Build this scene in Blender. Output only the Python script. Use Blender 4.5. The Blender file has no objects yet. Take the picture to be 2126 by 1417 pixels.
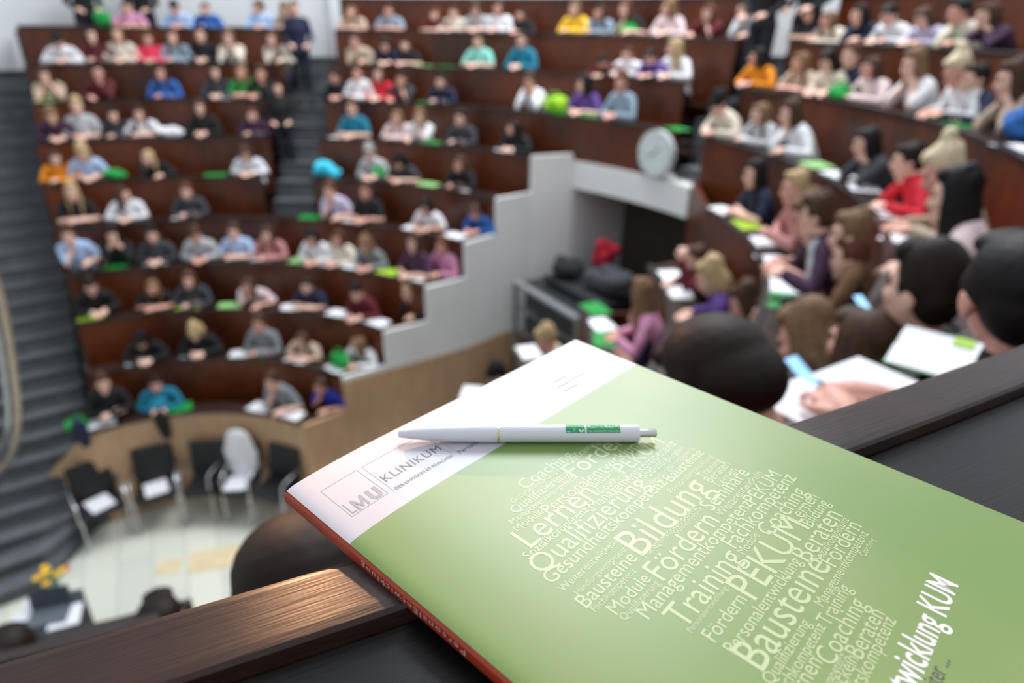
import bpy, bmesh, math, random
from mathutils import Vector, Matrix, Euler
random.seed(7)
C = bpy.context.scene.collection
D = bpy.data
rad = math.radians

# ------------------------------------------------------------------ camera, light, exposure
ZO = 5.7                       # the stage floor is z = 0, the lens is 5.7 m above it
FPX, PIT, ROLL = 1381.54, 0.45158, 0.01141
cam = D.cameras.new('camera'); camo = D.objects.new('camera', cam); C.objects.link(camo)
cam.sensor_width = 36.0; cam.lens = 36.0*FPX/2126.0
cam.clip_start = 0.02; cam.clip_end = 200
camo.matrix_world = Matrix.Translation((0, 0, ZO)) @ Matrix.Rotation(math.pi/2-PIT, 4, 'X') @ Matrix.Rotation(ROLL, 4, 'Z')
cam.dof.use_dof = True; cam.dof.focus_distance = 0.28; cam.dof.aperture_fstop = 6.0; cam.dof.aperture_blades = 0
sc = bpy.context.scene; sc.camera = camo
sc.view_settings.view_transform = 'Standard'; sc.view_settings.look = 'None'
sc.view_settings.gamma = 1.0; sc.view_settings.use_curve_mapping = False
sc.view_settings.exposure = 0.28
w = D.worlds.new('sky'); sc.world = w; w.use_nodes = True
bg = w.node_tree.nodes['Background']; bg.inputs[0].default_value = (0.85, 0.92, 1.0, 1); bg.inputs[1].default_value = 0.82

def light(name, typ, loc, target, energy, color, **kw):
    l = D.lights.new(name, typ); l.energy = energy; l.color = color
    for k, v in kw.items(): setattr(l, k, v)
    o = D.objects.new(name, l); C.objects.link(o); o.location = loc
    o.rotation_euler = (Vector(target)-Vector(loc)).to_track_quat('-Z', 'Y').to_euler()
    return o
light('ceiling_skylight', 'AREA', (1.2, 9.0, ZO+6.5), (-1.5, 7.5, 0), 900, (0.96, 0.98, 1.0), shape='DISK', size=6.0)
light('far_sheen_fill', 'AREA', (1.0, 14.0, ZO+8.3), (0, 0, ZO-.5), 120, (0.90, 0.95, 1.0), shape='RECTANGLE', size=12.0, size_y=3.5)  # added fill light, not a real window: gives the brochure cover its sheen
light('wall_spotlight', 'SPOT', (-4.4, 10.6, ZO+3.3), (0, .22, ZO-.19), 4800, (1.0, 0.52, 0.26), spot_size=rad(7), spot_blend=.9, shadow_soft_size=.14)

# ------------------------------------------------------------------ geometry of the hall (metres, z relative to lens)
CX, CY, R0, DR, EL = -3.56865, 5.50467, 1.79973, 0.6154, 0.83886
def Z(k): return -4.39834 + k*0.46375 + k*k*0.00047
def R(k): return R0 + DR*k
def PT(r, ph, z=0.0):
    p = rad(ph); return Vector((CX+r*math.sin(p), CY+r*EL*math.cos(p), z))
def RF(x, y):
    a, b = x-CX, (y-CY)/EL
    return math.hypot(a, b), math.degrees(math.atan2(a, b))
def ray(x, y):
    u, v = x-1063, y-708.5
    c, s = math.cos(ROLL), math.sin(ROLL); u, v = c*u+s*v, -s*u+c*v
    return Vector((u/FPX, math.cos(PIT)-v/FPX*math.sin(PIT), -math.sin(PIT)-v/FPX*math.cos(PIT)))
def on_z(x, y, z):
    d = ray(x, y); return d*(z/d.z)
def on_cyl(x, y, r, near=False):
    d = ray(x, y); a = (d.x, d.y/EL); o = (-CX, -CY/EL)
    A = a[0]**2+a[1]**2; B = 2*(a[0]*o[0]+a[1]*o[1]); K = o[0]**2+o[1]**2-r*r
    q = max(0.0, B*B-4*A*K); t = (-B+(-1 if near else 1)*math.sqrt(q))/(2*A)
    return d*max(t, .2)
def yaw_at(x, y):
    ph = math.atan2(x-CX, (y-CY)/EL)
    return -math.atan2(math.sin(ph), math.cos(ph)/EL)
def phx(r, x): return math.degrees(math.asin(max(-1, min(1, (x-CX)/r))))

# ------------------------------------------------------------------ materials
MC = {}
def lin(c):
    f = lambda v: v/12.92 if v <= .04045 else ((v+.055)/1.055)**2.4
    return tuple(f(v/255.) for v in c)
def mat(name, rgb=(128,128,128), rough=.6, metal=0.0, var=.12, scale=8.0, bump=0.0, emit=0.0, coat=0.0, linear=None, spec=.5):
    if name in MC: return MC[name]
    m = D.materials.new(name); m.use_nodes = True; n = m.node_tree.nodes; L = m.node_tree.links
    b = n['Principled BSDF']; col = linear or lin(rgb)
    tc = n.new('ShaderNodeTexCoord'); no = n.new('ShaderNodeTexNoise'); no.inputs['Scale'].default_value = scale
    no.inputs['Detail'].default_value = 5
    cr = n.new('ShaderNodeValToRGB')
    cr.color_ramp.elements[0].position = .3; cr.color_ramp.elements[1].position = .7
    cr.color_ramp.elements[0].color = tuple(max(0, v*(1-var)) for v in col)+(1,)
    cr.color_ramp.elements[1].color = tuple(min(1, v*(1+var)) for v in col)+(1,)
    L.new(tc.outputs['Object'], no.inputs['Vector']); L.new(no.outputs['Fac'], cr.inputs['Fac']); L.new(cr.outputs['Color'], b.inputs['Base Color'])
    b.inputs['Roughness'].default_value = rough; b.inputs['Metallic'].default_value = metal
    b.inputs['Coat Weight'].default_value = coat; b.inputs['Specular IOR Level'].default_value = spec; b.inputs['Coat Roughness'].default_value = .33 if name.endswith('print') else .05
    if bump:
        bp = n.new('ShaderNodeBump'); bp.inputs['Strength'].default_value = bump; bp.inputs['Distance'].default_value = .002
        L.new(no.outputs['Fac'], bp.inputs['Height']); L.new(bp.outputs['Normal'], b.inputs['Normal'])
    if emit:
        b.inputs['Emission Color'].default_value = col+(1,); b.inputs['Emission Strength'].default_value = emit
    MC[name] = m; return m
def wood(name, c1, c2, rough=.4, stretch=(14, 14, 1.2), big=.9, bump=.15, spec=.5, wear=None, coat=0.0, rot=0.0):
    m = D.materials.new(name); m.use_nodes = True; n = m.node_tree.nodes; L = m.node_tree.links; b = n['Principled BSDF']
    tc = n.new('ShaderNodeTexCoord'); mp = n.new('ShaderNodeMapping'); mp.inputs['Scale'].default_value = stretch; mr = n.new('ShaderNodeMapping'); mr.inputs['Rotation'].default_value = (0, 0, rot)
    n1 = n.new('ShaderNodeTexNoise'); n1.inputs['Scale'].default_value = 3; n1.inputs['Detail'].default_value = 8; n1.inputs['Distortion'].default_value = .4
    n2 = n.new('ShaderNodeTexNoise'); n2.inputs['Scale'].default_value = big; n2.inputs['Detail'].default_value = 3
    mx = n.new('ShaderNodeMath'); mx.operation = 'MULTIPLY_ADD'; mx.inputs[1].default_value = .45
    mm = n.new('ShaderNodeMath'); mm.operation = 'MULTIPLY'; mm.inputs[1].default_value = .55
    cr = n.new('ShaderNodeValToRGB'); cr.color_ramp.elements[0].position = .36; cr.color_ramp.elements[1].position = .64
    cr.color_ramp.elements[0].color = lin(c1)+(1,); cr.color_ramp.elements[1].color = lin(c2)+(1,)
    L.new(tc.outputs['Object'], mr.inputs['Vector']); L.new(mr.outputs['Vector'], mp.inputs['Vector']); L.new(mp.outputs['Vector'], n1.inputs['Vector']); L.new(tc.outputs['Object'], n2.inputs['Vector'])
    L.new(n1.outputs['Fac'], mx.inputs[0]); L.new(n2.outputs['Fac'], mm.inputs[0]); L.new(mm.outputs[0], mx.inputs[2])
    L.new(mx.outputs[0], cr.inputs['Fac']); out = cr.outputs['Color']
    if wear:
        n3 = n.new('ShaderNodeTexNoise'); n3.inputs['Scale'].default_value = 60; n3.inputs['Detail'].default_value = 6
        c3 = n.new('ShaderNodeValToRGB'); c3.color_ramp.elements[0].position = .70; c3.color_ramp.elements[1].position = .74
        L.new(tc.outputs['Object'], n3.inputs['Vector']); L.new(n3.outputs['Fac'], c3.inputs['Fac'])
        mi = n.new('ShaderNodeMix'); mi.data_type = 'RGBA'; L.new(c3.outputs['Color'], mi.inputs[0]); L.new(out, mi.inputs[6]); mi.inputs[7].default_value = lin(wear)+(1,)
        out = mi.outputs[2]
    L.new(out, b.inputs['Base Color']); b.inputs['Roughness'].default_value = rough; b.inputs['Specular IOR Level'].default_value = spec
    b.inputs['Coat Weight'].default_value = coat; b.inputs['Coat Roughness'].default_value = .25
    bp = n.new('ShaderNodeBump'); bp.inputs['Strength'].default_value = bump; bp.inputs['Distance'].default_value = .0012
    L.new(n1.outputs['Fac'], bp.inputs['Height']); L.new(bp.outputs['Normal'], b.inputs['Normal'])
    MC[name] = m; return m
WOOD = wood('panel_wood', (45, 18, 7), (110, 50, 16), rough=.38, bump=.1)
def brushed(m, rough, an=.85, t=(-.43, .9, 0)):
    n = m.node_tree.nodes; b_ = n['Principled BSDF']; c_ = n.new('ShaderNodeCombineXYZ')
    for i_ in range(3): c_.inputs[i_].default_value = t[i_]
    b_.inputs['Anisotropic'].default_value = an; b_.inputs['Roughness'].default_value = rough; m.node_tree.links.new(c_.outputs[0], b_.inputs['Tangent'])
DESK = wood('desk_wood', (34, 21, 16), (52, 32, 24), rough=.35, stretch=(2, 2, 2))
LEDGE = wood('ledge_wood', (30, 20, 18), (48, 33, 29), rough=.3, stretch=(2, 2, 2))
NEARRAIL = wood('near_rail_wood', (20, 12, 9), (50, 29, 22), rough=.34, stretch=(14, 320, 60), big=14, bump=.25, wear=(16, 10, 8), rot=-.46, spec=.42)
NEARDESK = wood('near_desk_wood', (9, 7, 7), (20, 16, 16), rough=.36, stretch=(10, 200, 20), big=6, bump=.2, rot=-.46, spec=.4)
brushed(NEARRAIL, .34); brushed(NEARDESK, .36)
TAN = wood('stage_wall_wood', (172, 138, 106), (200, 164, 128), rough=.5, stretch=(6, 6, .8), big=.8, bump=.05)
WHITE = mat('white_plaster', (232, 232, 230), .8, var=.04, scale=2)
WALLW = mat('cream_wall', (226, 228, 230), .85, var=.04, scale=1.5)
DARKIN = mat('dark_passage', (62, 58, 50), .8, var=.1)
STEP = mat('grey_step', (92, 96, 100), .75, var=.18, scale=5)
STEPN = mat('step_nosing', (58, 60, 63), .6, var=.15)
TIER = mat('tier_floor', (66, 52, 44), .7)
BLACK = mat('black_seat', (20, 22, 25), .5)
CHROME = mat('chrome', (200, 200, 205), .2, metal=1.0, var=.02)
PAPER = mat('paper_white', (238, 238, 244), .55, var=.03, scale=30)

# ------------------------------------------------------------------ mesh helpers
def setm(o, mats, objlink=False):
    for i, m in enumerate(mats if isinstance(mats, (list, tuple)) else [mats]):
        if i >= len(o.data.materials): o.data.materials.append(m)
        if objlink: o.material_slots[i].link = 'OBJECT'; o.material_slots[i].material = m
def obj(name, me, mats=None, parent=None, loc=None, smooth=False):
    if isinstance(me, bmesh.types.BMesh):
        b = me; bmesh.ops.recalc_face_normals(b, faces=b.faces[:]); me = D.meshes.new(name); b.to_mesh(me); b.free()
    if smooth:
        for p in me.polygons: p.use_smooth = True
        me.set_sharp_from_angle(angle=rad(38))
    o = D.objects.new(name, me); C.objects.link(o)
    if mats: setm(o, mats)
    if parent: o.parent = parent
    if loc is not None: o.location = loc
    return o
TOP = []
def thing(name, label, cat, loc=(0,0,0), rz=0, group=None):
    o = D.objects.new(name, None); C.objects.link(o); o.empty_display_size = .05
    o.location = (loc[0], loc[1], loc[2]+ZO); o.rotation_euler = (0, 0, rz)
    o['label'] = label; o['category'] = cat
    if group: o['group'] = group
    TOP.append(o); return o
def tag(o, label, cat, group=None):
    o['label'] = label; o['category'] = cat
    if group: o['group'] = group
    return o
def struct(name, me, m, label=None, smooth=False):
    o = obj(name, me, m, None, (0, 0, ZO), smooth); o['kind'] = 'structure'
    if label: o['label'] = label; o['category'] = name.split('_')[0]
    return o
def box(b, c, s, rot=None, bevel=0):
    M = Matrix.Translation(c) @ (rot.to_4x4() if rot is not None else Matrix.Identity(4)) @ Matrix.Diagonal((s[0], s[1], s[2], 1))
    r = bmesh.ops.create_cube(b, size=1.0, matrix=M)
    if bevel:
        ed = list({e for v in r['verts'] for e in v.link_edges}); bmesh.ops.bevel(b, geom=ed, offset=bevel, segments=2, affect='EDGES', profile=.5)
def prism(b, pts, z0, z1):
    z0 = z0 if isinstance(z0, (list, tuple)) else [z0]*len(pts); z1 = z1 if isinstance(z1, (list, tuple)) else [z1]*len(pts)
    lo = [b.verts.new((p[0], p[1], a)) for p, a in zip(pts, z0)]; hi = [b.verts.new((p[0], p[1], a)) for p, a in zip(pts, z1)]
    b.faces.new(lo[::-1]); b.faces.new(hi); n = len(pts)
    for i in range(n): b.faces.new((lo[i], lo[(i+1) % n], hi[(i+1) % n], hi[i]))
def arc(b, r, ph0, ph1, prof, step=3.0):
    n = max(2, int(abs(ph1-ph0)/step)+1); rings = []
    for i in range(n+1):
        ph = ph0+(ph1-ph0)*i/n
        rings.append([b.verts.new(PT(r+d, ph, z)) for d, z in prof])
    m = len(prof)
    for a, c in zip(rings, rings[1:]):
        for j in range(m): b.faces.new((a[j], a[(j+1) % m], c[(j+1) % m], c[j]))
    b.faces.new(rings[0]); b.faces.new(rings[-1][::-1])
def rect(d0, d1, z0, z1): return [(d0, z0), (d1, z0), (d1, z1), (d0, z1)]
def loft(b, pts, radii, seg=12, sx=1.0, up=None, cap=True):
    """tapered tube through pts with rounded ends; sx widens it sideways"""
    P = [Vector(p) for p in pts]; Rr = list(radii)
    if cap:
        d0 = (P[0]-P[1]).normalized(); d1 = (P[-1]-P[-2]).normalized(); a, c = Rr[0], Rr[-1]
        P = [P[0]+d0*a*.98, P[0]+d0*a*.8, P[0]+d0*a*.45]+P+[P[-1]+d1*c*.45, P[-1]+d1*c*.8, P[-1]+d1*c*.98]
        Rr = [a*.12, a*.6, a*.89]+Rr+[c*.89, c*.6, c*.12]
    ref = Vector(up) if up else Vector((1, 0, 0)); rings = []
    for i, p in enumerate(P):
        t = (P[min(i+1, len(P)-1)]-P[max(i-1, 0)]).normalized()
        s = ref-t*ref.dot(t)
        if s.length < .05: s = Vector((0, 1, 0))-t*t.y
        s.normalize(); u = t.cross(s)
        rings.append([b.verts.new(p+s*math.cos(a)*Rr[i]*sx+u*math.sin(a)*Rr[i]) for a in [2*math.pi*j/seg for j in range(seg)]])
    for a, c in zip(rings, rings[1:]):
        for j in range(seg): b.faces.new((a[j], a[(j+1) % seg], c[(j+1) % seg], c[j]))
    b.faces.new(rings[0][::-1]); b.faces.new(rings[-1])
def ell(b, c, r, rot=None, sub=3):
    M = Matrix.Translation(c) @ (rot.to_4x4() if rot is not None else Matrix.Identity(4)) @ Matrix.Diagonal((r[0], r[1], r[2], 1))
    bmesh.ops.create_icosphere(b, subdivisions=sub, radius=1.0, matrix=M)
def fuse(b, name, voxel=.008, ratio=.35, smooth=4):
    """join the overlapping volumes of b into one continuous skin"""
    me = D.meshes.new(name); bmesh.ops.recalc_face_normals(b, faces=b.faces[:]); b.to_mesh(me); b.free()
    o = D.objects.new(name, me); C.objects.link(o)
    m = o.modifiers.new('r', 'REMESH'); m.mode = 'VOXEL'; m.voxel_size = voxel; m.use_smooth_shade = True
    if smooth: s = o.modifiers.new('s', 'SMOOTH'); s.iterations = smooth; s.factor = .5
    if ratio < 1: d = o.modifiers.new('d', 'DECIMATE'); d.ratio = ratio
    dg = bpy.context.evaluated_depsgraph_get(); dg.update()
    r = D.meshes.new_from_object(o.evaluated_get(dg)); r.name = name
    D.objects.remove(o); D.meshes.remove(me)
    for p in r.polygons: p.use_smooth = True
    return r

# ------------------------------------------------------------------ rows of benches
LEFTEND = [-49.6, -40.2, -37.6, -36.0, -35.1, -34.1, -33.1, -31.9, -31.2, -30.8]
VOMEND = [36.0, 38.2, 40.6, 42.6, 43.6, 43.0, 43.5]
ROWN = ['front row', 'second row from the bottom', 'third row from the bottom', 'fourth row from the bottom', 'sixth row from the top', 'fifth row from the top', 'fourth row from the top', 'third row from the top', 'second row from the top', 'top row']
blocks = []
for k in range(10):
    if k <= 4: blocks.append((k, LEFTEND[k], VOMEND[k], 'central'))
    else:
        blocks.append((k, LEFTEND[k], phx(R(k), -3.62), 'left'))
        e = VOMEND[k] if k < 7 else (60.8, 56.6, 58.0)[k-7]
        blocks.append((k, phx(R(k), -2.88), e, 'middle'))
RS = {0: 84, 1: 84, 2: 84, 3: 82, 4: 82.3, 5: 83.5, 6: 80.0, 7: 67.3, 8: 64.8, 9: 64.6}
RE = {0: 118, 1: 124, 2: 132, 3: 138, 4: 141, 5: 144, 6: 146.4, 7: 148.2, 8: 150.6, 9: 141}
for k in range(10): blocks.append((k, RS[k], RE[k], 'right'))
blocks += [(5, 151.6, 172, 'near left'), (6, 152.6, 172, 'near left')]
def bench_row(k, p0, p1, blk):
    lab = 'curved brown wooden bench row, %s of the %s block' % (ROWN[k], blk)
    if blk == 'near left': lab = 'curved wooden bench row below the near rail at left, %s' % ('lower one' if k == 5 else 'upper one')
    t = thing('bench_row', lab, 'bench row', group='curved bench rows')
    z = Z(k)
    if k > 0:
        b = bmesh.new(); lo = Z(k-1)-.73
        if k >= 7 and blk == 'middle':
            arc(b, R(k), p0, VOMEND[6]+1.2, rect(0, .025, lo, z-.028)); arc(b, R(k), VOMEND[6]+1.2, p1, rect(0, .025, (-1.70 if k == 7 else Z(k-1)-.5), z-.028))
        else: arc(b, R(k), p0, p1, rect(0, .025, lo, z-.028))
        obj('front_panel', b, WOOD, t)
    b = bmesh.new(); arc(b, R(k), p0, p1, [(-.018, z-.030), (.032, z-.030), (.032, z-.003), (.029, z), (-.014, z), (-.018, z-.004)]); obj('ledge', b, LEDGE, t)
    b = bmesh.new(); arc(b, R(k), p0, p1, rect(.034, .26, z-.035, z-.014)); obj('desk_top', b, DESK, t)
    b = bmesh.new(); arc(b, R(k), p0, p1, rect(.37, .605, z-.335, z-.305)); obj('seat', b, DESK, t)
    if k == 9 or (k == 6 and blk == 'near left'):
        b = bmesh.new(); arc(b, R(k), p0, p1, rect(.590, .612, z-.73, z+.02)); obj('backrest', b, WOOD, t)
    b = bmesh.new(); arc(b, R(k), p0, p1, rect(.03, .609, z-.77, z-.735)); o = obj('footboard', b, TIER, t)
    return t
for bl in blocks: bench_row(*bl)
# the top row panel behind the highest audience rows
for p0, p1, s in ((phx(R(10), -2.88), 57.5, 'middle'), (64.5, 118, 'right')):
    t = thing('bench_row', 'reddish brown wooden bench row behind the topmost audience of the %s block' % s, 'bench row', group='curved bench rows')
    b = bmesh.new(); arc(b, R(10), p0, p1, rect(0.02, .045, Z(9)-.73, Z(10)-.028)); obj('front_panel', b, WOOD, t)
    b = bmesh.new(); arc(b, R(10), p0, p1, rect(0, .06, Z(10)-.028, Z(10))); obj('ledge', b, LEDGE, t)

# ------------------------------------------------------------------ setting
b = bmesh.new()
n = 48; vs = [b.verts.new(PT(9.2, 360*i/n, -5.7)) for i in range(n)]; b.faces.new(vs); 
FL = mat('stage_floor', (222, 222, 208), .45, var=.05, scale=1.2)
nt = FL.node_tree; bk = nt.nodes.new('ShaderNodeTexBrick'); bk.inputs['Scale'].default_value = 1.0; bk.inputs['Brick Width'].default_value = 1.6; bk.inputs['Row Height'].default_value = .35
bk.inputs['Mortar Size'].default_value = .008; bk.inputs['Color1'].default_value = lin((224, 224, 208))+(1,); bk.inputs['Color2'].default_value = lin((208, 210, 198))+(1,); bk.inputs['Mortar'].default_value = lin((188, 190, 178))+(1,)
mpn = nt.nodes.new('ShaderNodeMapping'); mpn.inputs['Rotation'].default_value = (0, 0, 1.1)
tcn = [x for x in nt.nodes if x.type == 'TEX_COORD'][0]; nt.links.new(tcn.outputs['Object'], mpn.inputs['Vector']); nt.links.new(mpn.outputs['Vector'], bk.inputs['Vector']); nt.links.new(bk.outputs['Color'], nt.nodes['Principled BSDF'].inputs['Base Color'])
struct('floor', b, FL)
# stage wall: tan curved front, top level with the front row
b = bmesh.new(); arc(b, R(0), LEFTEND[0], VOMEND[0], rect(0, .06, -5.7, Z(0)-.03)); arc(b, R(0), 84, 118, rect(0, .06, -5.7, Z(0)-.03)); struct('wall_stage', b, TAN)
# stair cheek at the left end of the stage wall
a0 = PT(R(0), LEFTEND[0]); a1 = on_z(35, 1085, -5.7); dn = Vector((a1.y-a0.y, a0.x-a1.x, 0)).normalized()*.07
b = bmesh.new(); prism(b, [a0, a1, a1+dn, a0+dn], -5.7, [Z(0), -5.52, -5.52, Z(0)]); struct('wall_stair_side', b, TAN)
# stepped wall of the entrance passage
VE = [PT(R(k), VOMEND[k]) for k in range(7)] + [Vector((.76, 9.08, 0)), Vector((2.6, 10.41, 0))]
nn = Vector((2.25, -2.86, 0)).normalized()*.05
bw = bmesh.new(); bt = bmesh.new()
tops = [Z(k) for k in range(7)]+[-1.78]
for k in range(8):
    p, q_ = VE[k], VE[k+1]; top = tops[k]
    lo = -4.0
    if top > lo: prism(bw, [p, q_, q_+nn, p+nn], lo, top-.005)
    prism(bt, [p, q_, q_+nn*1.1, p+nn*1.1], -5.7, min(lo, top-.005))
struct('wall_passage_left', bw, WHITE); struct('wall_passage_left_base', bt, TAN)
VR = [PT(R(k), RS[k]) for k in (0, 1, 2, 3, 4, 5, 6)]+[Vector((2.02, 7.58, 0)), Vector((4.0, 8.6, 0))]
b = bmesh.new(); nr = Vector((.05, -.03, 0))
for k in range(8): prism(b, [VR[k], VR[k+1], VR[k+1]+nr, VR[k]+nr], -5.7, (Z(k)-.03) if k < 7 else -1.8)
struct('wall_passage_right', b, WOOD)
b = bmesh.new(); arc(b, R(7), 45.6, 66.2, rect(-.03, .3, -2.06, -1.70)); struct('trim_lintel', b, WHITE)
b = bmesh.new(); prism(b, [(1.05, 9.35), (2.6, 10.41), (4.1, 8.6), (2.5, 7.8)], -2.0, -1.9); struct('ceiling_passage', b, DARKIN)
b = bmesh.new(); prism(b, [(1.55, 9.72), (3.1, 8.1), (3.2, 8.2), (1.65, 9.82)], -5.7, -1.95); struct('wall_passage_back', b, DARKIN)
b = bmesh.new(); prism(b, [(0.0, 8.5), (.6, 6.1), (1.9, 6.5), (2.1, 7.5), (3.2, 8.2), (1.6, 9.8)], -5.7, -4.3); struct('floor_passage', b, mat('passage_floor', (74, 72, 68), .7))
# outer wall
b = bmesh.new(); arc(b, 8.75, -150, 210, rect(0, .1, -5.7, 2.6), 4); struct('wall_back', b, WALLW)
# landing ring behind the top row and behind us
b = bmesh.new(); arc(b, 7.94, -42, 150, rect(0, .82, Z(9)-.95, Z(9)-.77)); arc(b, R(9), 141, 175, rect(.06, 1.4, Z(9)-.95, Z(9)-.77)); struct('floor_top_landing', b, STEP)
b = bmesh.new(); arc(b, 8.70, -38, 6, rect(0, .05, Z(9)-.77, Z(9)-.66)); struct('baseboard_back', b, STEPN)
# doorway at the head of the left aisle: bright open doorway
b = bmesh.new(); arc(b, 8.62, 2.5, 8.5, rect(0, .12, Z(9)-.77, 1.6)); struct('door_1', b, mat('white_door', (235, 238, 242), .5, var=.02))

def stairs(name, label, polys, nos):
    t = thing(name, label, 'stairs'); b = bmesh.new(); c = bmesh.new()
    for quad, zlo, zt in polys:
        prism(b, quad, zlo, zt)
        p0, p1, p2, p3 = [Vector((v[0], v[1], 0)) for v in quad]
        d = (p3-p0).normalized()*.05; e = (p2-p1).normalized()*.05; f = (p3-p0).normalized()*-.01
        prism(c, [p0+f, p1+f, p1+e, p0+d], zt-.03, zt+.006)
    obj('steps', b, STEP, t); obj('nosing', c, STEPN, t)
# aisle stairs
pl = []
for i in range(0, 11):
    k = 4.42+i*.5; r0, r1 = R(k), R(k+.5); zt = Z(k)-.62
    q4 = []
    for r, x in ((r0, -3.60), (r0, -2.90), (r1, -2.90), (r1, -3.60)): q4.append(PT(r, phx(r, x)))
    pl.append((q4, zt-.5, zt))
stairs('aisle_stairs', 'grey aisle stairs climbing between the left and middle seating blocks', pl, 0)
pl = []
for i in range(0, 6):
    k = 7.3+i*.5; r0, r1 = R(k), R(k+.5); zt = Z(k)-.58
    a, c = (61, 67.2) if k < 7.9 else (57.2, 64.6)
    pl.append(([PT(r0, a+.2), PT(r0, c-.2), PT(r1, c-.2), PT(r1, a+.2)], zt-.5, zt))
stairs('aisle_stairs', 'grey aisle stairs between the middle and right seating blocks', pl, 0)
# wide stairs along the left flank
pl = []; A = Vector((-5.0, 6.45, 0)); Bq = Vector((-7.85, 11.6, 0)); dirn = (Bq-A).normalized(); L_ = (Bq-A).length; side = Vector((-dirn.y, dirn.x, 0))
N = 26; zlow, zhigh = -5.35, Z(9)-.77
for i in range(N):
    t0, t1 = i/N, (i+1)/N; zt = zlow+(zhigh-zlow)*(i+1)/N
    p, q_ = A+dirn*L_*t0-side*.0, A+dirn*L_*t1
    wd = 2.6
    pl.append(([p+dirn*0, p+side*wd-dirn*.25, q_+side*wd-dirn*.25, q_], zt-.5, zt))
for i in range(3):   # the lowest steps fan round
    zt = -5.7+.12*(i+1); p = A-dirn*(.9-.3*i)+side*.25
    pl.append(([p+side*.35, p+side*2.6-dirn*.3, A+side*2.6, A+side*.1], -5.7, zt))
stairs('staircase', 'wide dark grey stairs running down the left flank to the stage floor', pl, 0)
# closing walls under the left row ends
b = bmesh.new()
for k in range(0, 10):
    p = PT(R(k)+.02, LEFTEND[k]); q_ = PT(R(k+1) if k < 9 else 8.6, LEFTEND[min(k+1, 9)]); s_ = (q_-p).normalized(); s_ = Vector((-s_.y, s_.x, 0))*.03
    prism(b, [p, q_, q_+s_, p+s_], -5.7, Z(k)-.05)
struct('wall_left_row_ends', b, mat('dark_end_panel', (44, 36, 32), .6))

# clock on the panel over the passage
cp = PT(R(7)-.03, 60.0, -1.42); ya = yaw_at(cp.x, cp.y)
t = thing('wall_clock', 'round white wall clock on the wooden panel above the passage lintel', 'clock', cp, ya)
def disc(b, r, y0, y1, seg=48, cx=0, cz=0):
    r1 = [b.verts.new((cx+r*math.cos(2*math.pi*i/seg), y0, cz+r*math.sin(2*math.pi*i/seg))) for i in range(seg)]
    r2 = [b.verts.new((cx+r*math.cos(2*math.pi*i/seg), y1, cz+r*math.sin(2*math.pi*i/seg))) for i in range(seg)]
    b.faces.new(r1); b.faces.new(r2[::-1])
    for i in range(seg): b.faces.new((r1[i], r1[(i+1) % seg], r2[(i+1) % seg], r2[i]))
b = bmesh.new(); disc(b, .275, -.05, .02); obj('rim', b, mat('clock_rim', (190, 196, 196), .4), t)
b = bmesh.new(); disc(b, .25, -.056, -.045); obj('face', b, mat('clock_face', (216, 226, 226), .5, var=.02), t)
for i in range(12):
    b = bmesh.new(); a = math.pi/6*i; box(b, Vector((.215*math.sin(a), -.058, .215*math.cos(a))), (.012, .003, .04), Euler((0, a, 0)).to_matrix())
    obj('hour_mark', b, mat('clock_marks', (150, 160, 160), .5), t)
b = bmesh.new(); box(b, Vector((.035, -.060, .045)), (.014, .003, .13), Euler((0, .65, 0)).to_matrix()); obj('hand', b, mat('clock_hand', (90, 100, 100), .5), t)
b = bmesh.new(); box(b, Vector((-.07, -.060, -.02)), (.010, .003, .17), Euler((0, 1.3, 0)).to_matrix()); obj('hand', b, mat('clock_hand', (90, 100, 100), .5), t)

# near rail and desk of our own row
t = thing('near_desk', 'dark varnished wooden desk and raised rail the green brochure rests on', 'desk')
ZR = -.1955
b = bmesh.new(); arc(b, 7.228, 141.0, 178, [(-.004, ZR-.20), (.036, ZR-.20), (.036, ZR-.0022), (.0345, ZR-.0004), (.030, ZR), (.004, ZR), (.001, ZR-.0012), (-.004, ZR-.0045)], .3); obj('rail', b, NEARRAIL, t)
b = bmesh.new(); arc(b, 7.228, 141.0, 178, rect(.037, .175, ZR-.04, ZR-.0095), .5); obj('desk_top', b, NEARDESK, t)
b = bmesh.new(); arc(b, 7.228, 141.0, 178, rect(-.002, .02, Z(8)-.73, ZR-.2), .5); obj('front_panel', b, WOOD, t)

# ------------------------------------------------------------------ lettering
TXC = {}
def text_mesh(s, offset=0.0, spacing=1.0):
    key = (s, offset, spacing)
    if key in TXC: return TXC[key]
    cu = D.curves.new('lettering', 'FONT'); cu.body = s; cu.size = 1; cu.offset = offset; cu.space_character = spacing; cu.resolution_u = 3
    o = D.objects.new('lettering', cu); C.objects.link(o); dg = bpy.context.evaluated_depsgraph_get(); dg.update()
    me = D.meshes.new_from_object(o.evaluated_get(dg)); D.objects.remove(o); D.curves.remove(cu)
    co = [v.co.copy() for v in me.vertices]; fs = [tuple(p.vertices) for p in me.polygons]; D.meshes.remove(me)
    TXC[key] = (co, fs, min(c.x for c in co), max(c.x for c in co)); return TXC[key]
CAPH = max(c.y for c in text_mesh('H')[0])

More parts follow.
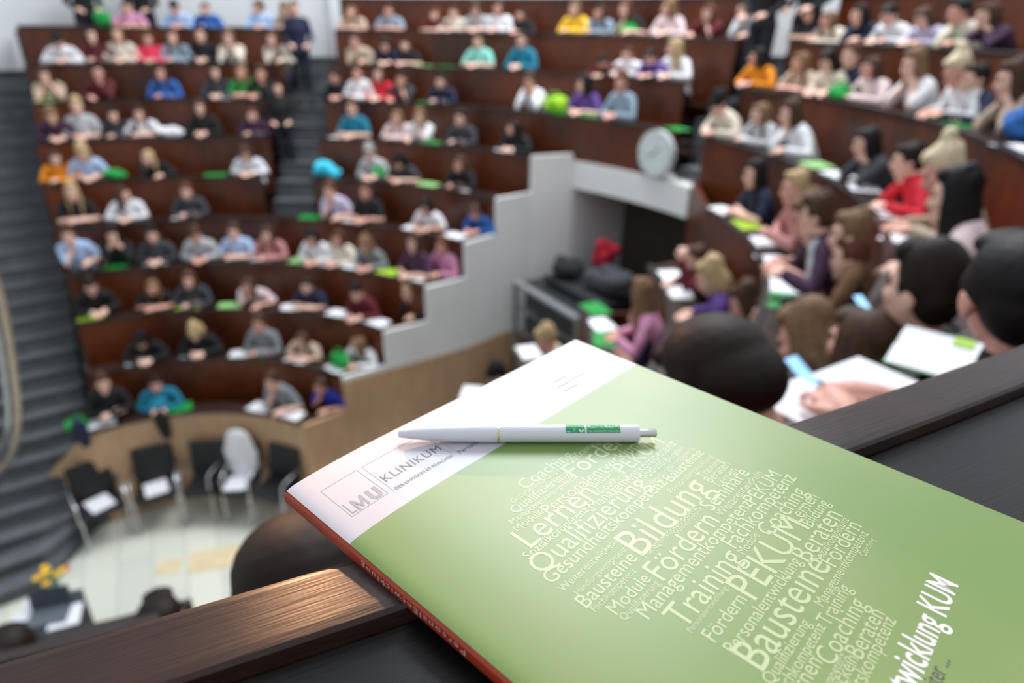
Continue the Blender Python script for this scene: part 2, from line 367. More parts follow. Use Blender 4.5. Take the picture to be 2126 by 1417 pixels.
LMU = {'L': [[(0, 0), (1, 0), (1, .09), (0, .09)], [(0, .09), (.2, .09), (.2, 1), (0, 1)]],
       'M': [[(0, 0), (.2, 0), (.2, 1), (0, 1)], [(.8, 0), (1, 0), (1, 1), (.8, 1)], [(.2, 1), (.2, .62), (.42, .1), (.5, .1), (.5, .35)], [(.8, 1), (.5, .35), (.5, .1), (.58, .1), (.8, .62)]],
       'U': [[(0, .3), (.34, .3), (.34, 1), (0, 1)], [(.66, .3), (1, .3), (1, 1), (.66, 1)], [(0, .3), (.04, .16), (.36, .24), (.34, .3)], [(.04, .16), (.16, .04), (.42, .2), (.36, .24)], [(.16, .04), (.36, 0), (.5, .19), (.42, .2)], [(.36, 0), (.64, 0), (.5, .19)], [(.64, 0), (.84, .04), (.58, .2), (.5, .19)], [(.84, .04), (.96, .16), (.64, .24), (.58, .2)], [(.96, .16), (1, .3), (.66, .3), (.64, .24)]]}
# ------------------------------------------------------------------ the brochure
BA = Vector((-.0987, .2351, -.1879)); BU = Vector((.667401, .744698, -.001133)); BN = Vector((.02319, -.01926, 1)).normalized(); BV = BU.cross(BN)
BW, BH, BT = .210, .297, .0062
def bulge(u):
    u = max(u, 0); return .0024*(u/.045)*math.exp(1-u/.045) - .0007*max(0, 1-u/.004)**2
def BP(u, v, h=0.0): return BA+BU*u+BV*v+BN*(h+bulge(u))
def cuv(x, y, h=0.0):
    d = ray(x, y); e = bulge(.1)+h
    for _ in range(12):
        p = d*((BA+BN*e).dot(BN)/d.dot(BN)); u = (p-BA).dot(BU); e = bulge(u)+h
    return u, (p-BA).dot(BV)
br = thing('brochure', 'large green and white brochure with word cloud lying across the dark rail', 'brochure', (0, 0, 0))
def printmat(name, c1, c2, rough=.42, coat=.3):
    m = D.materials.new(name); m.use_nodes = True; n = m.node_tree.nodes; L = m.node_tree.links; b_ = n['Principled BSDF']
    tc = n.new('ShaderNodeTexCoord'); no = n.new('ShaderNodeTexNoise'); no.inputs['Scale'].default_value = 11; no.inputs['Detail'].default_value = 1
    cr = n.new('ShaderNodeValToRGB'); cr.color_ramp.elements[0].position = .35; cr.color_ramp.elements[1].position = .65
    cr.color_ramp.elements[0].color = lin(c1)+(1,); cr.color_ramp.elements[1].color = lin(c2)+(1,)
    L.new(tc.outputs['Object'], no.inputs['Vector']); L.new(no.outputs['Fac'], cr.inputs['Fac']); L.new(cr.outputs['Color'], b_.inputs['Base Color'])
    b_.inputs['Roughness'].default_value = rough; b_.inputs['Coat Weight'].default_value = coat; b_.inputs['Coat Roughness'].default_value = .33
    return m
GREEN = printmat('cover_green', (106, 138, 68), (122, 144, 82))
CWHITE = printmat('cover_white', (190, 187, 194), (194, 191, 198))
SPINE = mat('spine_orange', (150, 44, 8), .5, var=.05)
PAGES = mat('page_edges', (226, 222, 212), .8, var=.08, scale=400)
STRIP = cuv(735, 1120)[1]
def cover_mesh(h0, h1, bul=True, strip=True):
    b = bmesh.new(); us = [0, .001, .002, .004, .007]+[.01+.01*i for i in range(20)]+[BW]; vs = [0, .01, .02, .03, .04, STRIP]+[STRIP+(BH-STRIP)*i/20 for i in range(1, 21)]
    f = (lambda u, v, h: BP(u, v, h)) if bul else (lambda u, v, h: BA+BU*u+BV*v+BN*h)
    T = [[b.verts.new(f(u, v, h1)) for v in vs] for u in us]; B_ = [[b.verts.new(f(u, v, h0)) for v in vs] for u in us]
    nu, nv = len(us), len(vs)
    for i in range(nu-1):
        for j in range(nv-1):
            q1 = b.faces.new((T[i][j], T[i][j+1], T[i+1][j+1], T[i+1][j])); q2 = b.faces.new((B_[i][j], B_[i+1][j], B_[i+1][j+1], B_[i][j+1]))
            if strip and j < 5: q1.material_index = 1; q2.material_index = 1
    for j in range(nv-1):
        for i, s in ((0, 1), (nu-1, -1)): b.faces.new((T[i][j], B_[i][j], B_[i][j+1], T[i][j+1])[::s])
    for i in range(nu-1):
        for j in (0, nv-1): b.faces.new((T[i][j], T[i+1][j], B_[i+1][j], B_[i][j]))
    return b
obj('cover', cover_mesh(-.0004, 0), [GREEN, CWHITE], br, smooth=True)
obj('pages', cover_mesh(-BT+.0006, -.00045), [PAGES, PAGES], br)
b = bmesh.new()
cs = [(-.0002, -.0002), (-.0013, -.0011), (-.0016, -.0030), (-.0013, -BT+.0008), (0, -BT), (.001, -BT), (.001, -.0006)]
rings = [[b.verts.new(BA+BU*(a)+BV*v+BN*(c_+bulge(0))) for a, c_ in cs] for v in (0, BH)]
for j in range(len(cs)): b.faces.new((rings[0][j], rings[0][(j+1) % 7], rings[1][(j+1) % 7], rings[1][j]))
b.faces.new(rings[0]); b.faces.new(rings[1][::-1]); obj('spine', b, SPINE, br)
obj('back_cover', cover_mesh(-BT, -BT+.0005, False), [GREEN, CWHITE], br)

def put_text(b, s, p0, p1, sub=None, offset=0.0, spacing=1.0, height=None, asp=1.0, h=.00006):
    co, fs, x0, x1 = text_mesh(s, offset, spacing)
    (u0, v0), (u1, v1) = cuv(*p0), cuv(*p1)
    if sub:
        cs_, _, a0, a1 = text_mesh(sub, offset, spacing); W = (u1-u0)*(x1-x0)/(a1-a0); u0 = u1-W
        k = (v1-v0)/max(1e-6, (a1-a0)); v0 = v1
    W = u1-u0; sx = W/(x1-x0); sy = height/CAPH if height else sx/asp; v = (v0+v1)/2
    vs = [b.verts.new(BP(u0+(c.x-x0)*sx, v-c.y*sy, h)) for c in co]
    for f in fs:
        try: b.faces.new([vs[i] for i in f])
        except ValueError: pass
def g(ox, oy, x, y, s=4.252): return (ox+x/s, oy+y/s)
c1 = lambda x, y: g(1030, 900, x, y); c2 = lambda x, y: g(1400, 900, x, y); c3 = lambda x, y: g(1200, 1084, x, y); c4 = lambda x, y: g(1560, 1084, x, y); c5 = lambda x, y: g(640, 850, x, y)
c6 = lambda x, y: g(1000, 700, x, y, 5.315)
WORDS = [
 ('Coaching', c1(262,492), c1(700,200)), ('Gesundheitskompetenz', c1(155,615), c1(665,270)), ('Qualifizierung', c1(165,700), c1(670,368)),
 ('Fördern', c1(700,385), c1(1225,32)), ('Training', c1(715,215), c1(925,80)), ('Managementkompetenz', c1(145,798), c1(730,392)),
 ('Module', c1(195,865), c1(435,695)), ('Personalentwicklung', c1(450,697), c1(1330,100)), ('Lernen', c1(305,1008), c1(918,540)),
 ('Bildung', c1(865,480), c1(1085,325)), ('Coaching', c1(925,528), c1(1160,365)), ('PEKUM', c1(1145,360), c1(1488,80)),
 ('Managementkompetenz', c1(870,672), c1(1605,92)), ('Sozialkompetenz', c1(285,1108), c1(835,680)), ('Qualifizierung', c1(385,1225), c1(1375,465)),
 ('Module', c1(1290,427), c1(1510,262)), ('Beraten', c1(1525,255), c1(1675,130)), ('Handlungskompetenz', c1(1370,463), c1(1765,140)),
 ('Gesundheitskompetenz', c1(490,1325), c1(1525,440)), ('Bausteine', c1(1550,428), c1(1845,175)), ('Weiterentwickeln', c1(590,1400), c1(1085,965)),
 ('Bildung', c1(1262,1065), c1(1945,500)), ('Personalentwicklung', c1(1545,523), c1(1935,210)), ('Training', c1(1820,392), c1(2012,245)),
 ('Beraten', c1(1895,432), c1(2078,275)), ('Handlungskompetenz', c3(0,640), c1(1163,1028)), ('Managementkompetenz', c1(1320,1092), c1(1782,662)),
 ('Sozialkompetenz', c1(1600,892), c1(1832,670)), ('Lernen', c2(412,468), c2(570,330)), ('Seminare', c2(330,682), c2(680,352)),
 ('Fördern', c3(752,518), c2(412,778)), ('Weiterentwickeln', c2(410,725), c2(800,360)), ('PEKUM', c2(716,628), c2(957,372)),
 ('Fachkompetenz', c2(530,1010), c2(1097,398)), ('Module', c2(608,1065), c2(768,905)), ('Coaching', c2(835,900), c2(1200,530)),
 ('Lernen', c2(1090,780), c2(1293,570)), ('Bildung', c2(1200,818), c2(1390,625)), ('Bausteine', c3(75,758), c3(537,322)),
 ('Fachkompetenz', c3(150,790), c3(530,438)), ('Module', c3(342,818), c3(657,508)), ('Qualifizierung', c3(405,865), c3(737,545)),
 ('Managementkompetenz', c3(612,852), c2(712,628)), ('Training', c3(915,925), c3(1500,335)), ('Personalentwicklung', c3(988,968), c3(1338,595)),
 ('Fördern', c3(1203,1058), c3(1503,690)), ('PEKUM', c3(1550,682), c2(1217,838)), ('Personalentwicklung', c3(1350,1145), c3(2012,368)),
 ('Beraten', c2(1185,1135), c2(1508,735)), ('Sozialkompetenz', c2(1275,1125), c2(1567,768)), ('Fördern', c2(1410,1175), c2(1677,828)),
 ('Bausteine', c3(1617,1310), c4(728,400)), ('Managementkompetenz', c4(605,732), c2(1747,898)), ('Coaching', c2(1670,1083), c2(1788,945)),
 ('Qualifizierung', c4(150,1416), c4(562,915)), ('Training', c4(650,900), c4(928,610)), ('Coaching', c4(670,1245), c4(1075,752)), ('Beraten', c4(965,1208), c4(1193,818)),
]
b = bmesh.new()
for s, p, q_ in WORDS: put_text(b, s, p, q_)
put_text(b, 'Fachkompetenz', c4(290,1416), c4(662,925), sub='chkompetenz')
put_text(b, 'Lernen', c4(490,1416), c4(632,1240), sub='nen'); put_text(b, 'Managementkompetenz', c4(680,1416), c4(850,1180), sub='mpetenz')
put_text(b, 'Weiterentwickeln', c4(800,1416), c4(950,1210), sub='ckeln'); put_text(b, 'Gesundheitskompetenz', c4(905,1416), c4(1282,872), sub='tskompetenz')
obj('word_cloud', b, mat('word_cloud_print', (176, 190, 146), .42, var=.02, coat=.3), br)
b = bmesh.new(); put_text(b, 'Personalentwicklung KUM', c4(1352,1416), c4(1826,556), sub='wicklung KUM', offset=.012, asp=.74)
obj('title_lettering', b, mat('title_print', (222, 222, 228), .42, var=.02, coat=.3), br)
b = bmesh.new(); put_text(b, 'weiter ...', c4(1650,1432), c4(1760,1225), sub='ter ...', asp=.78); obj('subtitle_lettering', b, mat('subtitle_print', (70, 72, 70), .45), br)
GREY = mat('logo_grey', (150, 152, 158), .4, var=.02); GREYD = mat('logo_dark_grey', (92, 96, 102), .4, var=.02)
b = bmesh.new()
hl = abs(cuv(*c5(385,915))[1]-cuv(*c5(300,835))[1])
vb = cuv(*c5(440,890))[1]
for s, pa, pb in (('L', c5(388,917), c5(437,889)), ('M', c5(446,882), c5(556,824)), ('U', c5(578,800), c5(678,742))):
    (u0, v0), (u1, v1) = cuv(*pa), cuv(*pb)
    for quad in LMU[s]: b.faces.new([b.verts.new(BP(u0+(u1-u0)*x, (v0+v1)/2-hl*y, .00006)) for x, y in quad])
obj('logo_letters', b, GREY, br)
b = bmesh.new()
put_text(b, 'KLINIKUM', c5(675,627), c5(1197,360), spacing=1.12, height=abs(cuv(*c5(675,627))[1]-cuv(*c5(627,578))[1]))
obj('logo_lettering', b, GREYD, br); b = bmesh.new()
put_text(b, 'DER UNIVERSITÄT MÜNCHEN', c5(775,700), c5(1290,420), spacing=1.08, height=.0021)
(u0, v0) = cuv(*c5(1345,388)); (u1, v1) = cuv(*c5(1478,318))
def put_uv(b, s, u0, v, hgt, sx=.9, h=.00006, offset=0, spacing=1.0):
    co, fs, x0, x1 = text_mesh(s, offset, spacing); sy = hgt/CAPH; k = sy*sx
    vs = [b.verts.new(BP(u0+(c.x-x0)*k, v-c.y*sy, h)) for c in co]
    for f in fs:
        try: b.faces.new([vs[i] for i in f])
        except ValueError: pass
obj('university_lettering', b, GREYD, br); b = bmesh.new()
put_uv(b, 'Personalentwicklung', u0, v0, .0026, 1.0, spacing=1.08)
for s, p in (('Fortbildung', c6(772,528)), ('Weiterentwicklung', c6(858,560)), ('Beratung', c6(930,602))):
    uu, vv = cuv(*p); put_uv(b, s, uu, vv, .0024, .9)
obj('department_lettering', b, GREYD, br)
def frame(b, u0, v0, u1, v1, w_=.00022):
    for a, c_, d, e in ((u0, v0, u1, v0+w_), (u0, v1-w_, u1, v1), (u0, v0, u0+w_, v1), (u1-w_, v0, u1, v1)):
        n_ = 10 if abs(d-a) > .01 else 1; 
        for i in range(n_):
            x0, x1 = a+(d-a)*i/n_, a+(d-a)*(i+1)/n_
            b.faces.new([b.verts.new(BP(x, y, .00006)) for x, y in ((x0, c_), (x0, e), (x1, e), (x1, c_))])
b = bmesh.new()
ua, va = cuv(*c5(108,722)); ub, vb2 = cuv(*c5(385,947)); uc, _ = cuv(*c5(728,752)); frame(b, (ua+ub)/2, va, uc, vb2)
ud, _ = cuv(*c5(770,727)); ue, _ = cuv(*c5(1335,430)); frame(b, ud, va, ue, vb2)
uf, _ = cuv(*c5(1370,408)); ug, _ = cuv(*c6(870,650)); frame(b, uf, va, ug-.001, vb2); 
uh, _ = cuv(*c6(1400,330)); frame(b, ug+.001, va, uh, vb2)
obj('logo_frames', b, GREY, br)
# spine lettering
co, fs, x0, x1 = text_mesh('PersonalEntwicklung', 0, 1.25)
vP = cuv(967, 1344)[1]; vg = cuv(752, 1158)[1]; k_ = (vP-vg)/(x1-x0)
b = bmesh.new(); vs = [b.verts.new(BA+BU*(-.00166)+BV*(vP-(c.x-x0)*k_)+BN*(-.0020-c.y*k_*.72)) for c in co]
for f in fs: b.faces.new([vs[i] for i in f])
obj('spine_lettering', b, mat('spine_print', (206, 190, 184), .5), br)

# ------------------------------------------------------------------ the pen
def on_cover(x, y, h):
    u, v = cuv(x, y, h); return BP(u, v, h)
PR = .0043
P0 = on_cover(827, 900, PR); P1 = on_cover(1362, 898.5, PR); ax = (P1-P0); PL = ax.length; ax.normalize()
tcm = (-(P0+P1)/2); cdir = (tcm-ax*tcm.dot(ax)).normalized(); sdir = cdir.cross(ax).normalized()
if sdir.z < 0: sdir = -sdir
pen = thing('ballpoint_pen', 'white ballpoint pen with green print lying on the brochure', 'pen', (0, 0, 0))
def turned(prof, seg=40):
    b = bmesh.new(); rs = []
    for t_, r_ in prof: rs.append([b.verts.new(P0+ax*t_+(cdir*math.cos(a)+sdir*math.sin(a))*r_) for a in [2*math.pi*i/seg for i in range(seg)]])
    for a, c_ in zip(rs, rs[1:]):
        for j in range(seg): b.faces.new((a[j], a[(j+1) % seg], c_[(j+1) % seg], c_[j]))
    b.faces.new(rs[0]); b.faces.new(rs[-1][::-1]); return b
f_ = lambda px: (on_cover(px, 899, PR)-P0).dot(ax)
tr, te = f_(1033), f_(1326)
PENW = mat('pen_plastic', (208, 208, 216), .22, var=.01, coat=.6)
obj('tip_barrel', turned([(0, .0012), (.0002, .0018), (.006, .0025), (.014, .0033), (.024, .0039), (.036, .0042), (tr-.0003, .0043)]), PENW, pen, smooth=True)
obj('ring', turned([(tr-.0003, .0040), (tr+.0009, .0040)]), mat('pen_ring', (210, 205, 160), .3, metal=.6), pen, smooth=True)
obj('barrel', turned([(tr+.0009, .00425), (tr+.0011, .0043), (te-.0010, .0045), (te-.0003, .0043), (te, .0036)]), PENW, pen, smooth=True)
obj('push_button', turned([(te-.001, .0021), (PL-.0006, .0021), (PL, .0018)]), CHROME, pen, smooth=True)
def on_pen(t_, th, r_=.00449): return P0+ax*t_+(cdir*math.cos(th)+sdir*math.sin(th))*r_
b = bmesh.new()
for x0_, x1_ in ((1172, 1211), (1215, 1284)):
    a, c_ = f_(x0_), f_(x1_)
    for i in range(12):
        t0, t1 = rad(2)+rad(66)*i/12, rad(2)+rad(66)*(i+1)/12
        b.faces.new([b.verts.new(on_pen(x, y, .00453)) for x, y in ((a, t0), (c_, t0), (c_, t1), (a, t1))])
obj('green_label', b, mat('pen_green', (0, 140, 84), .4, var=.02), pen)
b = bmesh.new()
for s, xa, xb in (('L', 1174, 1181), ('M', 1184, 1195), ('U', 1198, 1209)):
    for quad in LMU[s]: b.faces.new([b.verts.new(on_pen(f_(xa+(xb-xa)*x), rad(8+42*y), .00456)) for x, y in quad])
for s, xa, xb, th0, th1, of in (('KLINIKUM', 1217, 1282, 36, 62, 0), ('DER UNIVERSITÄT MÜNCHEN', 1218, 1282, 8, 17, 0)):
    co, fs, x0, x1 = text_mesh(s, of); a, c_ = f_(xa), f_(xb)
    vs = [b.verts.new(on_pen(a+(c_-a)*(c.x-x0)/(x1-x0), rad(th0+(th1-th0)*c.y/CAPH), .00456)) for c in co]
    for f in fs:
        try: b.faces.new([vs[i] for i in f])
        except ValueError: pass
obj('label_lettering', b, mat('pen_print', (225, 238, 230), .4), pen)

# ------------------------------------------------------------------ people
SKIN = {'light': mat('skin_light', (236, 190, 170), .55, var=.05), 'rosy': mat('skin_rosy', (226, 168, 150), .55, var=.05)}
HAIRC = {'black': (24, 21, 22), 'dark brown': (30, 19, 14), 'brown': (72, 50, 37), 'auburn': (96, 58, 42), 'light brown': (122, 94, 68), 'blond': (182, 156, 116), 'pale blond': (216, 200, 168), 'grey': (150, 148, 146)}
HM = {k: mat('hair_'+k.replace(' ', '_'), v, .6, var=.28, scale=45, bump=.25, spec=.22) for k, v in HAIRC.items()}
COL = {'black': (22, 22, 25), 'dark grey': (58, 60, 66), 'grey': (128, 132, 136), 'light grey': (186, 188, 192), 'white': (234, 234, 238), 'cream': (222, 212, 196), 'beige': (192, 172, 150),
 'light blue': (176, 200, 236), 'blue': (40, 96, 168), 'royal blue': (36, 56, 170), 'navy': (26, 34, 62), 'grey-blue': (140, 160, 176), 'teal': (20, 120, 146), 'mint': (140, 216, 200), 'cyan': (60, 200, 226),
 'red': (214, 32, 52), 'coral pink': (244, 66, 98), 'dark red': (96, 20, 34), 'maroon': (92, 34, 36), 'pink': (214, 146, 180), 'pale pink': (232, 208, 208), 'dusty pink': (190, 130, 128), 'purple': (96, 66, 140), 'dark purple': (66, 40, 66), 'lavender': (200, 190, 216),
 'orange': (226, 140, 20), 'yellow': (240, 196, 48), 'green': (28, 150, 66), 'lime green': (150, 206, 40), 'olive': (52, 54, 38)}
def cloth(c): return mat('cloth_'+c.replace(' ', '_').replace('-', '_'), COL[c], .85, var=.12, scale=14)
DENIM = mat('cloth_trousers', (30, 34, 46), .9); SHOE = mat('shoe_leather', (30, 26, 24), .5); EYE = mat('eye_dark', (40, 28, 24), .3); LIP = mat('lip_red', (176, 92, 84), .5)

def head_prims(b, M):
    r3 = M.to_3x3(); tp = lambda x, y, z: M @ Vector((x, y, z))
    ell(b, tp(0, .012, .022), (.074, .092, .090), r3)                     # skull
    ell(b, tp(0, -.018, -.030), (.058, .070, .082), r3)                   # face
    ell(b, tp(0, -.052, -.092), (.028, .026, .022), r3)                   # chin
    loft(b, [tp(0, -.080, .012), tp(0, -.094, -.012), tp(0, -.104, -.030)], [.008, .010, .013], 10)   # nose
    ell(b, tp(0, -.078, .024), (.046, .014, .009), r3)                    # brow
    ell(b, tp(0, -.084, -.060), (.022, .010, .008), r3)                   # mouth
    for s in (-1, 1):
        ell(b, tp(s*.076, .012, -.010), (.010, .022, .032), r3)           # ears
        ell(b, tp(s*.036, -.058, -.022), (.024, .022, .022), r3)          # cheeks
def hand(b, w_, d, up, curl=.5, side=1, spread=1.0):
    """palm, four unequal bent fingers and a thumb from the side of the palm"""
    w_ = Vector(w_); d = Vector(d).normalized(); up = Vector(up); up = (up-d*up.dot(d)).normalized(); s = d.cross(up)*side
    R3 = Matrix((s, d, up)).transposed(); 
    loft(b, [w_, w_+d*.03, w_+d*.075], [.024, .030, .030], 12, up=s)
    ell(b, w_+d*.05, (.042, .050, .017), R3)
    for i, (o, ln) in enumerate(((-.032, .062), (-.011, .074), (.011, .070), (.031, .054))):
        p = w_+d*.085+s*o*spread; a = p+d*ln*.45*math.cos(curl*.5)-up*ln*.45*math.sin(curl*.5); c_ = a+d*ln*.32*math.cos(curl*1.3)-up*ln*.32*math.sin(curl*1.3); e = c_+d*ln*.25*math.cos(curl*2)-up*ln*.25*math.sin(curl*2)
        q_ = s*(o*.18*spread)
        loft(b, [p-d*.012, a+q_*.5, c_+q_, e+q_*1.2], [.0100, .0090, .0082, .0070], 8)
    t0 = w_+d*.025-s*.030; loft(b, [t0, t0+d*.030-s*.024-up*.008, t0+d*.058-s*.030-up*.014], [.014, .011, .0085], 8)
def pose(name):
    P = dict(L=.25, hp=.10, hyaw=0.0, lean=0.0, sz=.205, arm=[None, None])
    rest = lambda s, x=.07, y=-.20: dict(e=(s*.265, -.055, .015), w=(s*x, y, .038), d=(-s*.55, -.8, -.05), up=(0, 0, 1), c=.5)
    chin = lambda s, L: None
    P['arm'] = [rest(-1), rest(1)]
    if name == 'upright': pass
    if name == 'folded': P['L'] = .45; P['arm'] = [dict(e=(-.25, -.08, .02), w=(.02, -.17, .040), d=(1, .12, 0), up=(0, 0, 1), c=.6), dict(e=(.25, -.08, .02), w=(-.01, -.235, .036), d=(-1, .12, 0), up=(0, 0, 1), c=.6)]
    if name == 'writing': P.update(L=.8, hp=.55, hyaw=.1); P['arm'] = [rest(-1, .06, -.25), rest(1, .11, -.22)]
    if name == 'bowed': P.update(L=1.15, hp=.95, hyaw=-.1); P['arm'] = [dict(e=(-.28, -.14, .015), w=(-.08, -.30, .036), d=(.8, -.5, 0), up=(0, 0, 1), c=.5), dict(e=(.28, -.14, .015), w=(.08, -.30, .036), d=(-.8, -.5, 0), up=(0, 0, 1), c=.5)]
    if name in ('chin_left', 'chin_right'):
        s = -1 if name == 'chin_left' else 1; P.update(L=.7, hp=.15, hyaw=s*.15, lean=s*.05)
        a = dict(e=(s*.17, -.20, .02), w=(s*.085, -.135, .155), d=(-s*.25, .12, 1), up=(s*1, -.3, 0), c=1.3); o = rest(-s, .10, -.24); P['arm'] = [o, a] if s > 0 else [a, o]
    if name == 'both_hands': P.update(L=.75, hp=.2); P['arm'] = [dict(e=(s*.16, -.21, .02), w=(s*.075, -.14, .15), d=(-s*.25, .15, 1), up=(s*1, -.3, 0), c=.9) for s in (-1, 1)]
    if name in ('look_left', 'look_right'):
        s = -1 if name == 'look_left' else 1; P.update(L=.3, hyaw=s*.8, lean=s*.02)
    if name == 'hand_up': P.update(L=.5, hp=.1); P['arm'] = [rest(-1, .1, -.22), dict(e=(.24, -.18, .10), w=(.14, -.22, .34), d=(-.1, -.1, 1), up=(1, -.3, 0), c=.8)]
    return P
PC = {}
def pose_meshes(name, sleeves='long', voxel=.0085, ratio=.3):
    key = (name, sleeves, voxel)
    if key in PC: return PC[key]
    P = pose(name); L = P['L']; ln = P['lean']
    hip = Vector((0, .15, -.22)); wa = Vector((ln*.3, .13-.02*L, -.06)); ch = Vector((ln*.7, .08-.10*L, .10-.02*L)); sh = Vector((ln, .06-.15*L, P['sz']-.055*L)); nk = Vector((ln*1.15, .045-.185*L, sh.z+.075-.012*L))
    hc = nk+Vector((ln*.3, -.020-.045*L, .105-.03*L)); HM_ = Matrix.Translation(hc) @ Euler((P['hp'], 0, 0)).to_matrix().to_4x4() @ Euler((0, 0, P['hyaw'])).to_matrix().to_4x4()
    def torso(b, g):
        loft(b, [hip, wa, ch, sh+Vector((0, .01, 0))], [.115+g, .100+g, .112+g, .080+g], 18, sx=1.32)
        loft(b, [sh+Vector((-.145, 0, 0)), sh+Vector((0, .012, .018)), sh+Vector((.145, 0, 0))], [.050+g, .062+g, .050+g], 14, up=(0, 0, 1))
    def legs(b, g, foot=True):
        for s in (-1, 1):
            loft(b, [(s*.085, .13, -.225), (s*.10, -.07, -.215), (s*.10, -.19, -.225)], [.078+g, .066+g, .056+g], 12, up=(0, 0, 1))
            loft(b, [(s*.10, -.19, -.23), (s*.10, -.15, -.46), (s*.10, -.13, -.66)], [.054+g, .046+g, .034+g], 12)
    def arms(b, g, cut=1.0):
        for i, s in enumerate((-1, 1)):
            a = P['arm'][i]; S = sh+Vector((s*.165, .005, -.01)); E_ = Vector(a['e']); W = Vector(a['w']); 
            if cut < .6: loft(b, [S, S.lerp(E_, .75)], [.048+g, .042+g], 12)
            else: loft(b, [S, S.lerp(E_, .5), E_, E_.lerp(W, .5), E_.lerp(W, cut)], [.047+g, .042+g, .037+g, .032+g, .025+g], 12)
    b = bmesh.new(); torso(b, 0); legs(b, 0); arms(b, 0, 1.0)
    loft(b, [sh+Vector((0, .01, 0)), nk, hc+Vector((0, .02, -.02))], [.060, .050, .050], 14); head_prims(b, HM_)
    for i, s in enumerate((-1, 1)): a = P['arm'][i]; hand(b, a['w'], a['d'], a['up'], a['c'], s)
    for s in (-1, 1): loft(b, [(s*.10, -.10, -.70), (s*.10, -.20, -.712)], [.035, .028], 10)
    body = fuse(b, 'body_'+name, voxel, ratio)
    b = bmesh.new(); torso(b, .012); arms(b, .0105, .96 if sleeves == 'long' else .5)
    loft(b, [sh, nk+Vector((0, .006, -.030))], [.075, .062], 14); top = fuse(b, 'top_'+name, max(voxel, .010), ratio)
    b = bmesh.new(); legs(b, .012); ell(b, (0, .15, -.24), (.17, .13, .09)); tr_ = fuse(b, 'trousers_'+name, max(.012, voxel), ratio)
    b = bmesh.new(); loft(b, [(.10, -.09, -.705), (.10, -.20, -.715), (.10, -.235, -.72)], [.042, .036, .026], 10)
    shoes = D.meshes.new('shoe'); b.to_mesh(shoes); b.free()
    PC[key] = (body, top, tr_, shoes, HM_); return PC[key]
HC = {}
def hair_mesh(style, voxel=.009, ratio=.35):
    key = (style, voxel)
    if key in HC: return HC[key]
    b = bmesh.new(); rnd = random.Random(hash(style) % 1000)
    ell(b, (0, .024, .038), (.081, .093, .084)); ell(b, (0, .050, .000), (.073, .066, .078))
    ell(b, (0, -.045, .082), (.058, .040, .030))
    if style == 'short':
        for s in (-1, 1): ell(b, (s*.070, .012, .020), (.014, .040, .034))
    if style in ('bob', 'long'):
        n_ = 11; lz = -.13 if style == 'bob' else -.27
        for i in range(n_):
            a = rad(-26)+rad(232)*i/(n_-1); x, y = math.cos(a)*.078, math.sin(a)*.082+.022
            e = Vector((x*1.08, y*1.05+.01, lz+.03*math.sin(i*2.1)))
            loft(b, [(x*.8, y*.8, .05), (x, y, -.03), (e.x, e.y, e.z*.6), e], [.022, .023, .023, .012], 8)
    if style == 'ponytail': loft(b, [(0, .110, .06), (0, .150, .04), (0, .160, -.05), (.01, .140, -.17)], [.024, .032, .032, .012], 10)
    if style == 'bun': ell(b, (0, .070, .125), (.042, .042, .038))
    if style == 'receding':
        b.free(); b = bmesh.new(); ell(b, (0, .050, .020), (.080, .066, .070))
        for s in (-1, 1): ell(b, (s*.070, .015, .010), (.014, .045, .034))
    for i in range(0 if voxel < .006 else 18):   # loose strands give an uneven outline
        a = rnd.uniform(.1, math.pi-.1); t_ = rnd.uniform(.2, 1.3); x, y, z = math.cos(a)*.080*math.sin(t_), .03+math.sin(a)*.088*math.sin(t_), .045+.082*math.cos(t_)
        loft(b, [(x, y, z), (x*1.04, y*1.03+.004, z-.028), (x*1.03, y*1.02+.004, z-.056)], [.010, .010, .005], 6)
    m = fuse(b, 'hair_'+style, voxel, ratio, 2); HC[key] = m; return m
b = bmesh.new(); ell(b, (.029, -.082, .004), (.011, .006, .006), sub=2)
eyes_me = D.meshes.new('eye'); b.to_mesh(eyes_me); b.free()
b = bmesh.new(); loft(b, [(.016, -.094, .026), (.032, -.090, .031), (.046, -.080, .026)], [.0035, .004, .0025], 6)
brow_me = D.meshes.new('eyebrow'); b.to_mesh(brow_me); b.free()
b = bmesh.new(); loft(b, [(-.020, -.089, -.060), (0, -.096, -.058), (.020, -.089, -.060)], [.003, .005, .003], 6, up=(0, 0, 1)); mouth_me = D.meshes.new('mouth'); b.to_mesh(mouth_me); b.free()

def mesh_child(name, me, m, parent, M=None):
    if not me.materials: me.materials.append(m)
    o = D.objects.new(name, me); C.objects.link(o); o.material_slots[0].link = 'OBJECT'; o.material_slots[0].material = m; o.parent = parent
    if M is not None: o.matrix_local = M
    return o
FX = (Matrix.Identity(4), Matrix.Diagonal((-1, 1, 1, 1)))
def face_bits(t, hair, M):
    for F in FX: mesh_child('eye', eyes_me, EYE, t, M @ F); mesh_child('eyebrow', brow_me, HM[hair], t, M @ F)
    mesh_child('mouth', mouth_me, LIP, t, M)
def build_person(label, loc, rz, top, hair, style, ps, sz=1.0, sxy=1.0, sleeves='long', voxel=.0085, skin='light', group='seated audience', face=True):
    t = thing('person', label, 'person', loc, rz, group); t.scale = (sxy, sxy, sz)
    body, tp, tr_, sh_, HM_ = pose_meshes(ps, sleeves, voxel, .3 if voxel > .006 else .5)
    mesh_child('body', body, SKIN[skin], t); mesh_child('top', tp, cloth(top), t); mesh_child('trousers', tr_, DENIM, t); [mesh_child('shoe', sh_, SHOE, t, FX[s_]) for s_ in (0, 1)]
    mesh_child('hair', hair_mesh(style, voxel if voxel < .006 else .009), HM[hair], t, HM_)
    if face: face_bits(t, hair, HM_)
    return t
